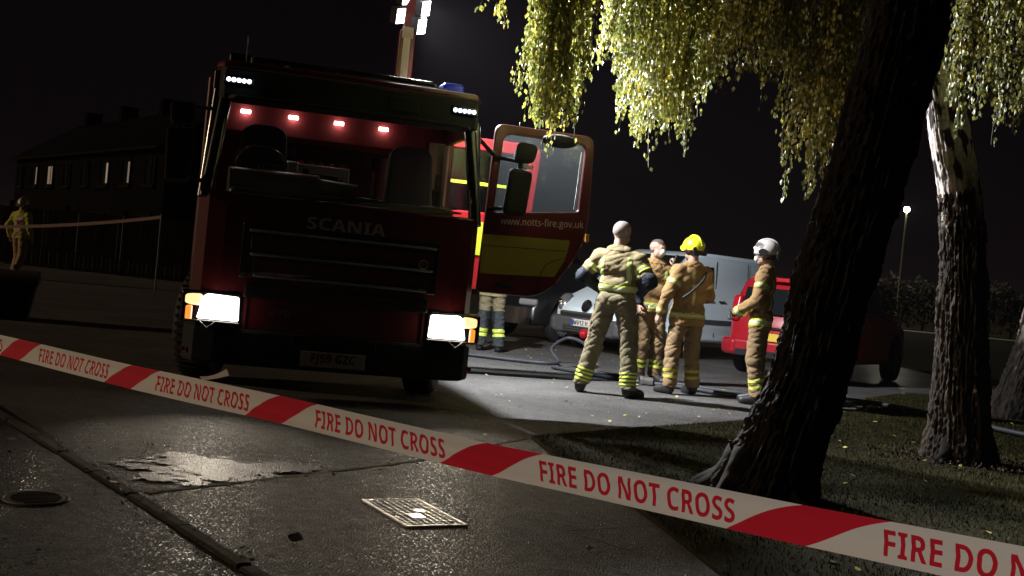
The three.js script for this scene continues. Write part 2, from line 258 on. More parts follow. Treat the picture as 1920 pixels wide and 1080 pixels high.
// ---------------------------------------------------------------- fire engine (front at z = 0, its nearside to +x)
const F = thing('fire_engine', 'large dark red fire engine facing the camera with headlights lit and its door open', 'fire engine', [-1.43, 0, -9.66]);
F.rotation.order = 'YXZ'; F.rotation.set(0, 15 * Math.PI / 180, -.5 * Math.PI / 180); F.updateMatrixWorld();
{
  const plateS = (w, f, b, r, bow = .05) => { // plan outline of a cab-wide block: front at f, back at b
    const s = new THREE.Shape(), P = [[-w, b], [-w, f - r], [-w + r * .35, f - r * .3], [-w + r, f - bow * .6], [-w * .5, f - bow * .2], [0, f], [w * .5, f - bow * .2], [w - r, f - bow * .6], [w - r * .35, f - r * .3], [w, f - r], [w, b]];
    P.forEach(([x, z], i) => i ? s.lineTo(x, -z) : s.moveTo(x, -z)); s.closePath(); return s;
  };
  obj('front_panel', plan(plateS(1.17, 0, -.52, .22), .84, .82, .02), M.red, F);
  obj('lower_panel', [plan(plateS(.74, .012, -.2, .04), .3, .56, .01), box(1.0, .02, .03, 0, .9, .0)], M.red, F);
  obj('bumper', [plan(plateS(1.2, .03, -.5, .24), .3, .265, .03), box(.7, .1, .02, 0, .5, .04, .01)], M.black, F);
  obj('chassis', [box(.9, .25, 7, 0, .55, -4.1), box(2.1, .06, 2.5, 0, .95, -1.8)], M.black, F);
  obj('inner_well', plan(plateS(1.18, -.03, -.5, .24), .26, .56, .01), M.black, F);
  // grille: three slats with dark gaps between
  const gr = obj('grille', [box(1.62, .44, .02, 0, 1.2, -.005, .01), box(1.5, .12, .02, 0, .88, 0, .01)], M.blackGloss, F);
  for (const [y, w] of [[1.365, 1.54], [1.175, 1.5], [1.005, 1.42]]) obj('slat', box(w, .02, .035, .015, y, .02, .006), M.midGrey, gr);
  for (const [y, w] of [[1.27, 1.5], [1.09, 1.44]]) obj('mesh_panel', box(w, .1, .012, .015, y, .012, .004), M.red, gr);
  obj('lettering', put(letters('SCANIA', .098, .012, font, 1.32), .015, 1.475, .002), M.letterGrey, F);
  obj('model_number', put(letters('270', .055, .008, font, 1.5), -.46, .715, .014), M.grey, F);
  obj('badge', [put(new THREE.TorusGeometry(.036, .006, 6, 24), .68, 1.225, .032), put(letters('P', .03, .006), .68, 1.225, .03)], M.midGrey, F);
  const np = obj('number_plate', box(.53, .125, .012, .005, .37, .055, .004), std([.36, .34, .33], .6), F);
  obj('lettering', put(letters('FJ59 GZC', .07, .003, font, .92), .005, .37, .061), M.ink, np);
  // headlights
  for (const s of [-1, 1]) {
    const hl = obj('headlight', box(.47, .26, .12, s * 1.0, .715, -.065, .03, 0, s * .12), M.blackGloss, F);
    const sh = rounded([[-.165, -.095], [.165, -.095], [.155, .1], [-.12, .11]], [.02, .02, .02, .05]);
    const g = extrude(sh, .03, .008); if (s > 0) g.scale(-1, 1, 1);
    g.rotateY(s * .1); g.translate(s * .94, .716, .0); obj('lamp_lens', s > 0 ? g : g, M.lens, hl);
    obj('side_lamp', box(.15, .095, .06, s * 1.14, .77, -.035, .03, 0, s * .35), M.amberHot, hl);
    obj('indicator_lamp', box(.075, .12, .06, s * 1.17, .662, -.05, .015, 0, s * .4), M.amber, hl);
    obj('chrome_trim', [box(.44, .014, .04, s * .985, .603, .0, .004, 0, s * .1), bar([s * 1.02 - .06, .6, .02], [s * 1.02, .55, .02], .006), bar([s * 1.02 + .06, .6, .02], [s * 1.02, .55, .02], .006)], M.chrome, hl);
    obj('marker_lamp', box(.04, .035, .03, s * 1.19, s > 0 ? .37 : .36, -.12, .008), M.redLamp, F);
  }
  // windscreen, pillars, visor, roof
  const wt = [.98, 2.42, -.3], wb = [1.1, 1.66, -.1];
  const ws = new THREE.BufferGeometry(), pos = [], uv = [], idx = [], nx = 14;
  for (let j = 0; j < 2; j++) for (let i = 0; i <= nx; i++) { const t = i / nx * 2 - 1, k = j ? wt : wb; pos.push(t * k[0], k[1], k[2] + .09 * (1 - t * t)); uv.push(i / nx, j); }
  for (let i = 0; i < nx; i++) idx.push(i, i + 1, i + nx + 1, i + 1, i + nx + 2, i + nx + 1);
  ws.setAttribute('position', new THREE.Float32BufferAttribute(pos, 3)); ws.setAttribute('uv', new THREE.Float32BufferAttribute(uv, 2)); ws.setIndex(idx); ws.computeVertexNormals();
  obj('windscreen', ws, M.glass, F);
  for (const s of [-1, 1]) obj('pillar', [bar([s * 1.13, 1.6, -.16], [s * 1.04, 2.46, -.34], .055, 10), bar([s * 1.15, 1.6, -.3], [s * 1.1, 2.5, -.42], .05, 10)], M.blackGloss, F);
  for (const s of [-1, 1]) obj('wiper', [bar([s * .1 - .35, 1.665, .03], [s * .1 + .35, 1.72, .0], .008), bar([s * .1 - .3, 1.64, .03], [s * .1, 1.69, .02], .01)], M.black, F);
  const vis = obj('visor', [plan(plateS(1.1, -.2, -.5, .12), .27, 2.42, .03), plan(plateS(1.02, -.06, -.3, .14), .03, 2.415, .01)], M.black, F);
  for (const x of [-.55, .42]) obj('sign_panel', box(.26, .13, .012, x, 2.56, -.2, .01), M.black, vis);
  obj('roof', [plan(plateS(1.13, -.24, -3.15, .16), .09, 2.655, .035), box(1.5, .05, 1.4, 0, 2.755, -1.2, .02)], M.red, F);
  for (const s of [-1, 1]) {
    const h = obj('strobe_light', box(.25, .085, .05, s * .95, 2.575, -.235, .02), M.blackGloss, F);
    for (let i = 0; i < 5; i++) obj('led', put(new THREE.SphereGeometry(.0185, 10, 8), s * .95 - .082 + i * .041, 2.575, -.207), M.led, h);
  }
  obj('antenna', bar([-.9, 2.72, -.5], [-.905, 3.0, -.52], .004), M.grey, F);
  // roof light bar and stowed gear
  const lb = obj('light_bar', [box(1.7, .05, .26, 0, 2.775, -.85, .02), box(.1, .1, .2, -.5, 2.74, -.85), box(.1, .1, .2, .5, 2.74, -.85)], M.black, F);
  obj('blue_lens', box(1.62, .075, .24, -.02, 2.835, -.85, .03), M.blackGloss, lb);
  for (const s of [-1, 1]) obj('blue_lens', box(.2, .1, .25, s * .94, 2.83, -.85, .03), s > 0 ? M.blueLens : M.blackGloss, lb);
  const ld = obj('ladder', [bar([-.55, 2.95, -3.2], [-.55, 2.78, -.62], .03), bar([-.12, 2.95, -3.2], [-.12, 2.78, -.62], .03)], M.alu, F);
  for (let i = 0; i < 8; i++) obj('rung', bar([-.55, 2.785 + i * .021, -.7 - i * .32], [-.12, 2.785 + i * .021, -.7 - i * .32], .016), M.alu, ld);
  obj('roof_rail', [bar([-.36, 2.79, -.6], [.86, 2.8, -.66], .012), bar([.2, 2.77, -.58], [.86, 2.775, -.6], .012)], M.red, F);
  // cab sides, back of cab, body
  obj('cab_side', [box(.06, .82, 2.75, -1.15, 1.25, -1.78, .02), box(.06, .3, 2.75, -1.12, 2.52, -1.78, .02), box(.06, .9, .16, -1.13, 2.0, -1.58, .02), box(.06, .9, .2, -1.13, 2.0, -3.05, .02)], M.red, F);
  obj('side_window', box(.012, .78, 1.0, -1.13, 2.02, -1.0, .004), M.tint, F); obj('side_window', box(.012, .78, 1.2, -1.13, 2.02, -2.3, .004), M.tint, F);
  obj('cab_side', [box(.06, 1.5, .2, 1.13, 1.9, -1.62, .02), box(.06, .85, .42, 1.15, 1.25, -1.93, .02), box(.06, .26, 2.6, 1.12, 2.53, -1.85, .02), box(.06, 1.85, .1, 1.14, 1.75, -3.08, .02), box(.06, .85, .12, 1.15, 1.25, -.55, .02)], M.red, F);
  obj('trim_panel', [box(.03, .78, .17, 1.085, 2.0, -1.5, .01), box(.16, .78, .02, 1.0, 2.02, -1.56, .01)], M.beige, F);
  obj('grab_handle', [box(.02, .16, .02, 1.0, 2.02, -1.44, .008), box(.1, .2, .08, 1.0, 1.85, -1.4, .02)], M.black, F);
  obj('cab_back', box(2.24, 1.8, .05, 0, 1.8, -3.14, .01), M.redIn, F);
  obj('bulkhead', [box(2.1, .36, .05, 0, 2.47, -1.62, .015), box(.05, .9, .1, -1.07, 2.0, -1.6, .01)], M.redIn, F);
  obj('body', [box(2.42, 2.35, 4.7, 0, 1.85, -5.75, .04)], M.red, F);
  for (const x of [-.74, -.35, .03, .41]) { // four small lamps under the headlining
    const xx = x * 1.13; obj('cabin_lamp', box(.09, .034, .02, xx, 2.482, -1.585, .006), M.cabin, F);
    point(F, [xx, 2.47, -1.55], CABIN, [1, .86, .74], 1);
  }
  // inside the cab
  obj('dashboard', [put(cyl(.19, .19, .75, 0, 0, 0, 0, 0, Math.PI / 2, 24), -.58, 1.7, -.46, 0, .1, .02), box(1.9, .12, .3, 0, 1.66, -.36, .05), put(cyl(.12, .12, .5, 0, 0, 0, 0, 0, Math.PI / 2, 20), -.12, 1.745, -.5, 0, -.12, -.05), box(.5, .1, .2, .35, 1.69, -.5, .04, 0, .2, -.04)], std([.06, .055, .05], .42), F);
  obj('steering_wheel', [put(new THREE.TorusGeometry(.225, .016, 8, 40), -.69, 1.945, -.74, -.75, 0, 0), put(box(.4, .03, .03), -.69, 1.945, -.74, -.75, 0, 0), bar([-.69, 1.945, -.74], [-.66, 1.6, -.55], .03)], phys([.05, .047, .045], .3, { clearcoat: .4 }), F);
  for (const [x, y] of [[-.66, 0], [.7, -.03]]) {
    const st = obj('seat', rr(0, 0) || extrude(rounded([[-.24, 0], [.24, 0], [.2, .78], [.1, .84], [-.1, .84], [-.2, .78]], [.05, .05, .1, .12, .12, .1]), .14, .03), x < 0 ? M.seat : M.seat, F);
    st.geometry.rotateX(-.12); st.geometry.translate(x, 1.5 + y, -1.24);
    obj('seat_base', box(.5, .14, .5, x, 1.42, -1.0, .05), M.seat, st);
  }
  obj('bench_seat', [box(1.5, .34, .12, .05, 2.16, -2.6, .04, -.1)], std([.09, .075, .06], .85), F);
  const kit = obj('equipment_box', [box(.5, .16, .2, -.1, 1.96, -1.4, .015), box(.12, .2, .2, -.39, 1.95, -1.38, .015)], std([.3, .29, .3], .5), F);
  obj('slot', box(.3, .045, .012, -.06, 1.935, -1.3, .004), M.ink, kit); obj('latch', box(.04, .025, .012, .06, 1.935, -1.292, .004), M.midGrey, kit);
  for (let i = 0; i < 5; i++) obj('red_cap', box(.035, .03, .05, -.3 + i * .095, 2.055, -1.38, .008), M.redLamp, kit);
  obj('handset', [box(.07, .14, .05, -.26, 1.93, -1.22, .02), tube([[-.26, 1.86, -1.22], [-.25, 1.78, -1.1], [-.2, 1.75, -.8]], .008)], M.black, F);
  obj('breathing_set', [cyl(.08, .08, .45, .5, 2.0, -1.9), box(.3, .3, .12, .3, 1.95, -1.8, .04), box(.2, .1, .1, -.42, 2.2, -1.9, .03)], std([.1, .03, .035], .7), F);
  obj('paper', [box(.3, .012, .2, .86, 1.715, -.36, .002, 0, .3, -.1), box(.2, .012, .16, .92, 1.735, -.42, .002, .15, -.2, .14)], std([.3, .24, .2], .8), F);
  // mirrors: two housings on an arm, one set on each door
  const mirror = (x, y, z, turn) => {
    const a = obj('mirror_arm', [tube([[x - Math.sign(x) * .22, y + .16, z - .1], [x, y + .12, z], [x, y - .45, z]], .016), tube([[x - Math.sign(x) * .22, y - .44, z - .1], [x, y - .4, z]], .016)], M.black, F);
    for (const [dy, h, w] of [[.075, .2, .215], [-.255, .44, .235]]) {
      const g = extrude(rounded([[-w / 2 + .02, -h / 2], [w / 2 - .02, -h / 2], [w / 2, h / 2], [-w / 2, h / 2]], .05), .09, .03, -.045);
      g.rotateY(turn); g.translate(x, y + dy, z); obj('mirror_housing', g, M.blackGloss, a);
      const f = extrude(rounded([[-w / 2 + .03, -h / 2 + .02], [w / 2 - .03, -h / 2 + .02], [w / 2 - .02, h / 2 - .02], [-w / 2 + .02, h / 2 - .02]], .04), .006, 0, -.049); f.rotateY(turn); f.translate(x, y + dy, z); obj('mirror_glass', f, M.chrome, a);
    }
  };
  mirror(-1.36, 2.16, -.12, .1); 
  { // mirrors of the opened door
    const x = 1.57, y = 2.2, z = -.42;
    const a = obj('mirror_arm', [tube([[1.33, 2.25, -.58], [1.45, 2.24, -.5], [x, 2.22, z]], .017), bar([x - .02, 2.22, z], [x - .04, 2.1, z], .02), tube([[1.33, 1.78, -.58], [1.45, 1.8, -.48], [x - .06, 1.8, z]], .017), tube([[1.12, 2.42, -.45], [1.2, 2.36, -.5], [1.35, 2.26, -.58]], .02)], M.black, F);
    for (const [dx, cy, h, w] of [[.01, 2.31, .19, .23], [-.03, 1.955, .43, .25]]) { const g = extrude(rounded([[-w / 2 + .01, -h / 2], [w / 2 - .03, -h / 2], [w / 2, h / 2 - .02], [-w / 2 + .04, h / 2]], .06), .1, .035, -.05); g.rotateY(-.1); g.translate(x + dx, cy, z); obj('mirror_housing', g, M.black, a); }
    obj('clip', box(.1, .035, .02, x + .04, 2.185, z + .02, .006), M.midGrey, a);
  }
  // open front door
  const dz = -.64;
  const dsh = rounded([[1.3, 1.03], [1.84, 1.03], [2.02, 1.14], [2.24, 1.5], [2.29, 1.75], [2.27, 2.55], [1.33, 2.56]], [.05, .2, .15, .12, .1, .09, .09]);
  dsh.holes.push(rounded([[1.385, 1.76], [2.185, 1.85], [2.195, 2.47], [1.415, 2.485]], [.03, .04, .09, .09]));
  const door = obj('door', extrude(dsh, .06, .012, dz), M.redDoor, F);
  obj('window_glass', put(extrude(rounded([[1.375, 1.75], [2.195, 1.84], [2.205, 2.48], [1.405, 2.495]], .06), .006, 0), 0, 0, dz + .02), M.dirtyGlass, door);
  obj('window_seal', bar([2.15, 1.87, dz + .03], [2.168, 2.4, dz + .03], .007), M.alu, door);
  const yp = obj('yellow_panel', extrude(rounded([[1.31, 1.2], [2.01, 1.23], [2.1, 1.4], [2.13, 1.58], [1.305, 1.555]], .02), .006, .001, dz + .06), M.yellow, door);
  obj('seam', [bar([1.32, 1.455, dz + .066], [2.1, 1.478, dz + .066], .0035, 6), tube([[1.84, 1.05, dz + .064], [1.92, 1.33, dz + .066], [2.1, 1.42, dz + .066]], .0035, 20, 6)], M.black, door);
  obj('lettering', put(letters('www.notts-fire.gov.uk', .062, .003, fontR, .93), 1.85, 1.705, dz + .06, 0, 0, .06), M.letterPale, door);
  obj('kerb_mirror', put(new THREE.SphereGeometry(.17, 20, 12), 1.9, 2.47, dz + .16, 0, 0, -.18).scale(1, 1, 1), M.black, door).geometry.translate(-1.9, -2.47, -dz - .16).scale(1, .36, .5).translate(1.9, 2.455, dz + .18);
  obj('door_handle', box(.16, .05, .03, 1.55, 1.12, dz + .065, .012), M.black, door);
  obj('side_repeater', box(.03, .08, .05, 2.3, 1.62, dz + .03, .012), M.amberOff, door);
  obj('door_lining', box(.7, .5, .03, 1.72, 1.4, dz - .02, .02), M.seat, door);
  // open rear crew door, lit by the mast
  const cz = -3.4, csh = rounded([[1.22, 1.0], [2.5, 1.0], [2.52, 2.0], [2.56, 2.64], [2.5, 2.72], [1.24, 2.72]], .06);
  csh.holes.push(rounded([[1.34, 1.88], [2.38, 1.88], [2.43, 2.58], [1.34, 2.58]], .06));
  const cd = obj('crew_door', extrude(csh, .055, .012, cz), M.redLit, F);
  obj('window_glass', box(1.1, .76, .006, 1.88, 2.23, cz + .02, 0), M.dirtyGlass, cd);
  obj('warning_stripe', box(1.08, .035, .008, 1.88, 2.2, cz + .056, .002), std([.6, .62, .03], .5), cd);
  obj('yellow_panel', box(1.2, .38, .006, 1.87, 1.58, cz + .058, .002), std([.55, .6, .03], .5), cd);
  // wheels, steered a little
  for (const s of [-1, 1]) {
    const w = new THREE.Group(); w.name = 'wheel'; w.position.set(s * 1.02, .5, -1.35); w.rotation.y = -.32; F.add(w);
    const prof = [[.3, -.13], [.42, -.15], [.475, -.13], [.5, -.08], [.5, .08], [.475, .13], [.42, .15], [.3, .13]].map(([r, z]) => new THREE.Vector2(r, z));
    obj('tyre', put(new THREE.LatheGeometry(prof, 40), 0, 0, 0, 0, 0, Math.PI / 2), M.rubber, w);
    obj('rim', [put(cyl(.3, .27, .16, 0, 0, 0, 0, 0, Math.PI / 2, 28)), put(cyl(.12, .12, .3, 0, 0, 0, 0, 0, Math.PI / 2, 20))], M.midGrey, w);
    const tread = []; for (let i = 0; i < 44; i++) { const a = i / 44 * 6.2832; tread.push(put(new THREE.BoxGeometry(.22, .012, .03), 0, Math.cos(a) * .5, Math.sin(a) * .5, Math.PI / 2 - a + Math.PI / 2, 0, 0)); } obj('tread', tread, M.rubber, w);
    obj('wheel_arch', put(new THREE.TorusGeometry(.58, .05, 8, 24, Math.PI), s * 1.14, .5, -1.35, 0, Math.PI / 2, 0), M.black, F);
    const rw = obj('rear_wheel', put(new THREE.LatheGeometry(prof, 32), s * 1.0, .5, -5.6, 0, 0, Math.PI / 2), M.rubber, F);
  }
  // telescopic mast with four floodlights
  const mast = obj('mast', [box(.17, .9, .14, .815, 3.28, -3.02, .015), box(.12, .55, .1, .825, 3.85, -3.02, .012)], M.red, F);
  obj('mast_plate', box(.075, .66, .012, .812, 3.4, -2.945, .004), M.alu, mast); obj('mast_cap', [box(.12, .12, .02, .815, 3.7, -2.945, .006), box(.07, .06, .03, .815, 3.72, -2.94, .004)], std([.4, .36, .3], .5, { metalness: .5 }), mast);
  obj('cross_arm', [bar([.72, 3.84, -3], [.97, 3.97, -3], .018), bar([.76, 4.06, -3], [.95, 3.79, -3], .018), bar([.84, 3.9, -3.02], [.845, 4.2, -3.02], .03)], M.red, mast);
  const head = (x, y, to, power, angle) => {
    const fl = new THREE.Group(); fl.name = 'floodlight'; fl.position.set(x, y, -2.94); F.add(fl); fl.rotation.order = 'YXZ'; fl.rotation.set(.3, .75, .3);
    obj('lamp_housing', box(.15, .18, .09, 0, 0, -.05, .015), M.black, fl); obj('lamp_lens', box(.125, .16, .008, 0, 0, 0, .004), M.flood, fl);
    spot(F, [x + .03, y, -2.89], to, power * MAST, angle, [.97, .98, 1], 3, 1);
  };
  head(.719, 3.865, [1.6, 2.95, .5], 6, .42); head(.768, 4.075, [3.3, 3.0, 1.6], 7.5, .62); // two tipped into the branches
  head(.984, 3.987, [4.4, .8, -5.2], 3.8, 1.1); head(.957, 3.785, [2.3, 0, -.2], 2.6, .9);  // two down over the road
  for (const s of [-1, 1]) spot(F, [s * .94, .716, .04], [s * .94 - .15, .2, 8], BEAM, .62, [1, .86, .68], 3.5, .9);
}

// ---------------------------------------------------------------- people: distance fields meshed as one skin each
function surfaceNet(f, lo, hi, h) {
  const n = [0, 1, 2].map((k) => Math.ceil((hi[k] - lo[k]) / h) + 1), [a, b, c] = n, g = new Float32Array(a * b * c);
  for (let k = 0, o = 0; k < c; k++) for (let j = 0; j < b; j++) for (let i = 0; i < a; i++) g[o++] = f(lo[0] + i * h, lo[1] + j * h, lo[2] + k * h);
  const at = new Int32Array(a * b * c).fill(-1), P = [], I = [], S = [1, a, a * b];
  for (let k = 0; k < c - 1; k++) for (let j = 0; j < b - 1; j++) for (let i = 0; i < a - 1; i++) {
    const o = i + j * a + k * a * b; let m = 0, x = 0, y = 0, z = 0, cnt = 0;
    for (let q = 0; q < 8; q++) if (g[o + (q & 1) + ((q >> 1) & 1) * a + (q >> 2) * a * b] < 0) m++;
    if (!m || m === 8) continue;
    for (let q = 0; q < 8; q++) for (let ax = 0; ax < 3; ax++) if (!(q >> ax & 1)) {
      const p0 = o + (q & 1) + ((q >> 1) & 1) * a + (q >> 2) * a * b, v0 = g[p0], v1 = g[p0 + S[ax]];
      if (v0 < 0 !== v1 < 0) { const t = v0 / (v0 - v1); x += (q & 1) + (ax === 0 ? t : 0); y += ((q >> 1) & 1) + (ax === 1 ? t : 0); z += (q >> 2) + (ax === 2 ? t : 0); cnt++; }
    }
    at[o] = P.length / 3; P.push(lo[0] + (i + x / cnt) * h, lo[1] + (j + y / cnt) * h, lo[2] + (k + z / cnt) * h);
  }
  for (let k = 1; k < c - 1; k++) for (let j = 1; j < b - 1; j++) for (let i = 1; i < a - 1; i++) {
    const o = i + j * a + k * a * b, s = g[o] < 0;
    for (let ax = 0; ax < 3; ax++) if (g[o + S[ax]] < 0 !== s) {
      const u = S[(ax + 1) % 3], v = S[(ax + 2) % 3], q = [at[o - u - v], at[o - v], at[o], at[o - u]]; if (Math.min(...q) < 0) continue;
      s ? I.push(q[0], q[1], q[2], q[0], q[2], q[3]) : I.push(q[0], q[2], q[1], q[0], q[3], q[2]);
    }
  }
  const r = new THREE.BufferGeometry(); r.setAttribute('position', new THREE.Float32BufferAttribute(P, 3)); r.setIndex(I); r.computeVertexNormals(); return r;
}
// a field of tapered capsules [a, b, ra, rb, flat] joined smoothly; flat > 1 makes one thinner front to back
function field(prims, k) {
  return (x, y, z) => {
    let d = 9;
    for (const [a, b, ra, rb, fl] of prims) {
      const s = fl ?? 1, bx = b[0] - a[0], by = b[1] - a[1], bz = (b[2] - a[2]) * s, px = x - a[0], py = y - a[1], pz = (z - a[2]) * s, L = bx * bx + by * by + bz * bz + 1e-9;
      const t = Math.min(1, Math.max(0, (px * bx + py * by + pz * bz) / L)), e = Math.sqrt((px - bx * t) ** 2 + (py - by * t) ** 2 + (pz - bz * t) ** 2) - ra - (rb - ra) * t;
      const w = Math.max(k - Math.abs(d - e), 0) / k; d = Math.min(d, e) - w * w * k * .25;
    }
    return d;
  };
}
function bounds(prims, pad) { const lo = [9, 9, 9], hi = [-9, -9, -9]; for (const [a, b, ra, rb] of prims) for (const [p, r] of [[a, ra], [b, rb]]) for (let k = 0; k < 3; k++) { lo[k] = Math.min(lo[k], p[k] - r - pad); hi[k] = Math.max(hi[k], p[k] + r + pad); } return [lo, hi]; }
const folds = (x, y, z, s, q) => { // soft bulges, and creases that run across and aslant
  const c1 = 1 - Math.abs(noise.noise(x * 4 + s, y * 13 + x * 7 + z * 3, z * 4 + s)), c2 = 1 - Math.abs(noise.noise(x * 5 - s, y * 11 - x * 9 + s, z * 5)), b = noise.noise(x * 5 + s, y * 4, z * 5);
  return q * (1.1 * c1 ** 7 + .8 * c2 ** 9 - .3 - .55 * b);
};
// the part of a mesh between planes [nx, ny, nz, d] (kept where n.p > d), lifted off it
function overlay(g, planes, lift, keep) {
  const p = g.attributes.position, nn = g.attributes.normal, ix = g.index, out = [], no = [];
  for (let i = 0; i < ix.count; i += 3) {
    let poly = [0, 1, 2].map((k) => { const v = ix.getX(i + k); return [p.getX(v), p.getY(v), p.getZ(v), nn.getX(v), nn.getY(v), nn.getZ(v)]; });
    if (keep && !keep(...poly[0])) continue;
    for (const [a, b, c, d] of planes) {
      const r = []; for (let k = 0; k < poly.length; k++) {
        const A = poly[k], B = poly[(k + 1) % poly.length], da = a * A[0] + b * A[1] + c * A[2] - d, db = a * B[0] + b * B[1] + c * B[2] - d;
        if (da >= 0) r.push(A); if (da >= 0 !== db >= 0) { const t = da / (da - db); r.push(A.map((q, m) => q + (B[m] - q) * t)); }
      }
      poly = r; if (poly.length < 3) break;
    }
    for (let k = 1; k + 1 < poly.length; k++) for (const q of [poly[0], poly[k], poly[k + 1]]) { out.push(q[0] + q[3] * lift, q[1] + q[4] * lift, q[2] + q[5] * lift); no.push(q[3], q[4], q[5]); }
  }
  if (!out.length) return null;
  const r = new THREE.BufferGeometry(); r.setAttribute('position', new THREE.Float32BufferAttribute(out, 3)); r.setAttribute('normal', new THREE.Float32BufferAttribute(no, 3)); return r;
}
const boneBand = (a, b, t0, t1) => { const d = V(...b).sub(V(...a)), L = d.length(); d.normalize(); const s = d.dot(V(...a)); return [[d.x, d.y, d.z, s + t0 * L], [-d.x, -d.y, -d.z, -(s + t1 * L)]]; };
function hand(w, dir, nrm, side, curl) { // palm and five bent fingers; dir to the fingertips, nrm out of the palm, side towards the thumb
  const D = V(...dir).normalize(), S = V(...side).addScaledVector(D, -D.dot(V(...side))).normalize(), Nn = V().crossVectors(D, S).multiplyScalar(Math.sign(V().crossVectors(D, S).dot(V(...nrm))) || 1);
  const at = (a, b, c) => V(...w).addScaledVector(D, a).addScaledVector(S, b).addScaledVector(Nn, c).toArray(), R = [];
  [[.028, .088, .066, .0086], [.01, .093, .074, .0088], [-.009, .089, .069, .0084], [-.027, .08, .054, .0076]].forEach(([s, k, L, r], i) => {
    R.push([at(0, s * .6, 0), at(k, s, 0), .016, .0125]);
    let p = [k, 0], a = 0, q = at(k, s, 0); for (const [f, m] of [[.45, 1], [.32, 1.1], [.24, .8]]) { a += curl * m * (1 + .12 * i); p = [p[0] + Math.cos(a) * L * f, p[1] + Math.sin(a) * L * f]; const e = at(p[0], s * 1.05, p[1]); R.push([q, e, r, r * .88]); q = e; }
  });
  R.push([at(.018, .022, .004), at(.052, .05, .018), .0135, .011], [at(.052, .05, .018), at(.085, .05, .034), .0105, .0085]);
  return R;
}
const skin = { pale: std([.42, .26, .19], .55), hair: std([.16, .14, .13], .9), dark: std([.03, .02, .015], .9), eye: std([.5, .5, .48], .3) };
const cloth = (c) => std(c, .88);
const W = { gold: cloth([.225, .18, .09]), goldTr: cloth([.165, .14, .08]), tan: cloth([.3, .185, .075]), tanTr: cloth([.24, .16, .08]), navy: cloth([.022, .026, .042]), navyTr: cloth([.03, .036, .04]), hiviz: cloth([.5, .5, .07]), tanFar: cloth([.36, .25, .13]), lime: std([.58, .7, .1], .45), limeDull: std([.5, .46, .06], .5), silver: std([.6, .62, .56], .3), boot: std([.018, .018, .02], .5), white: std([.75, .74, .74], .5) };
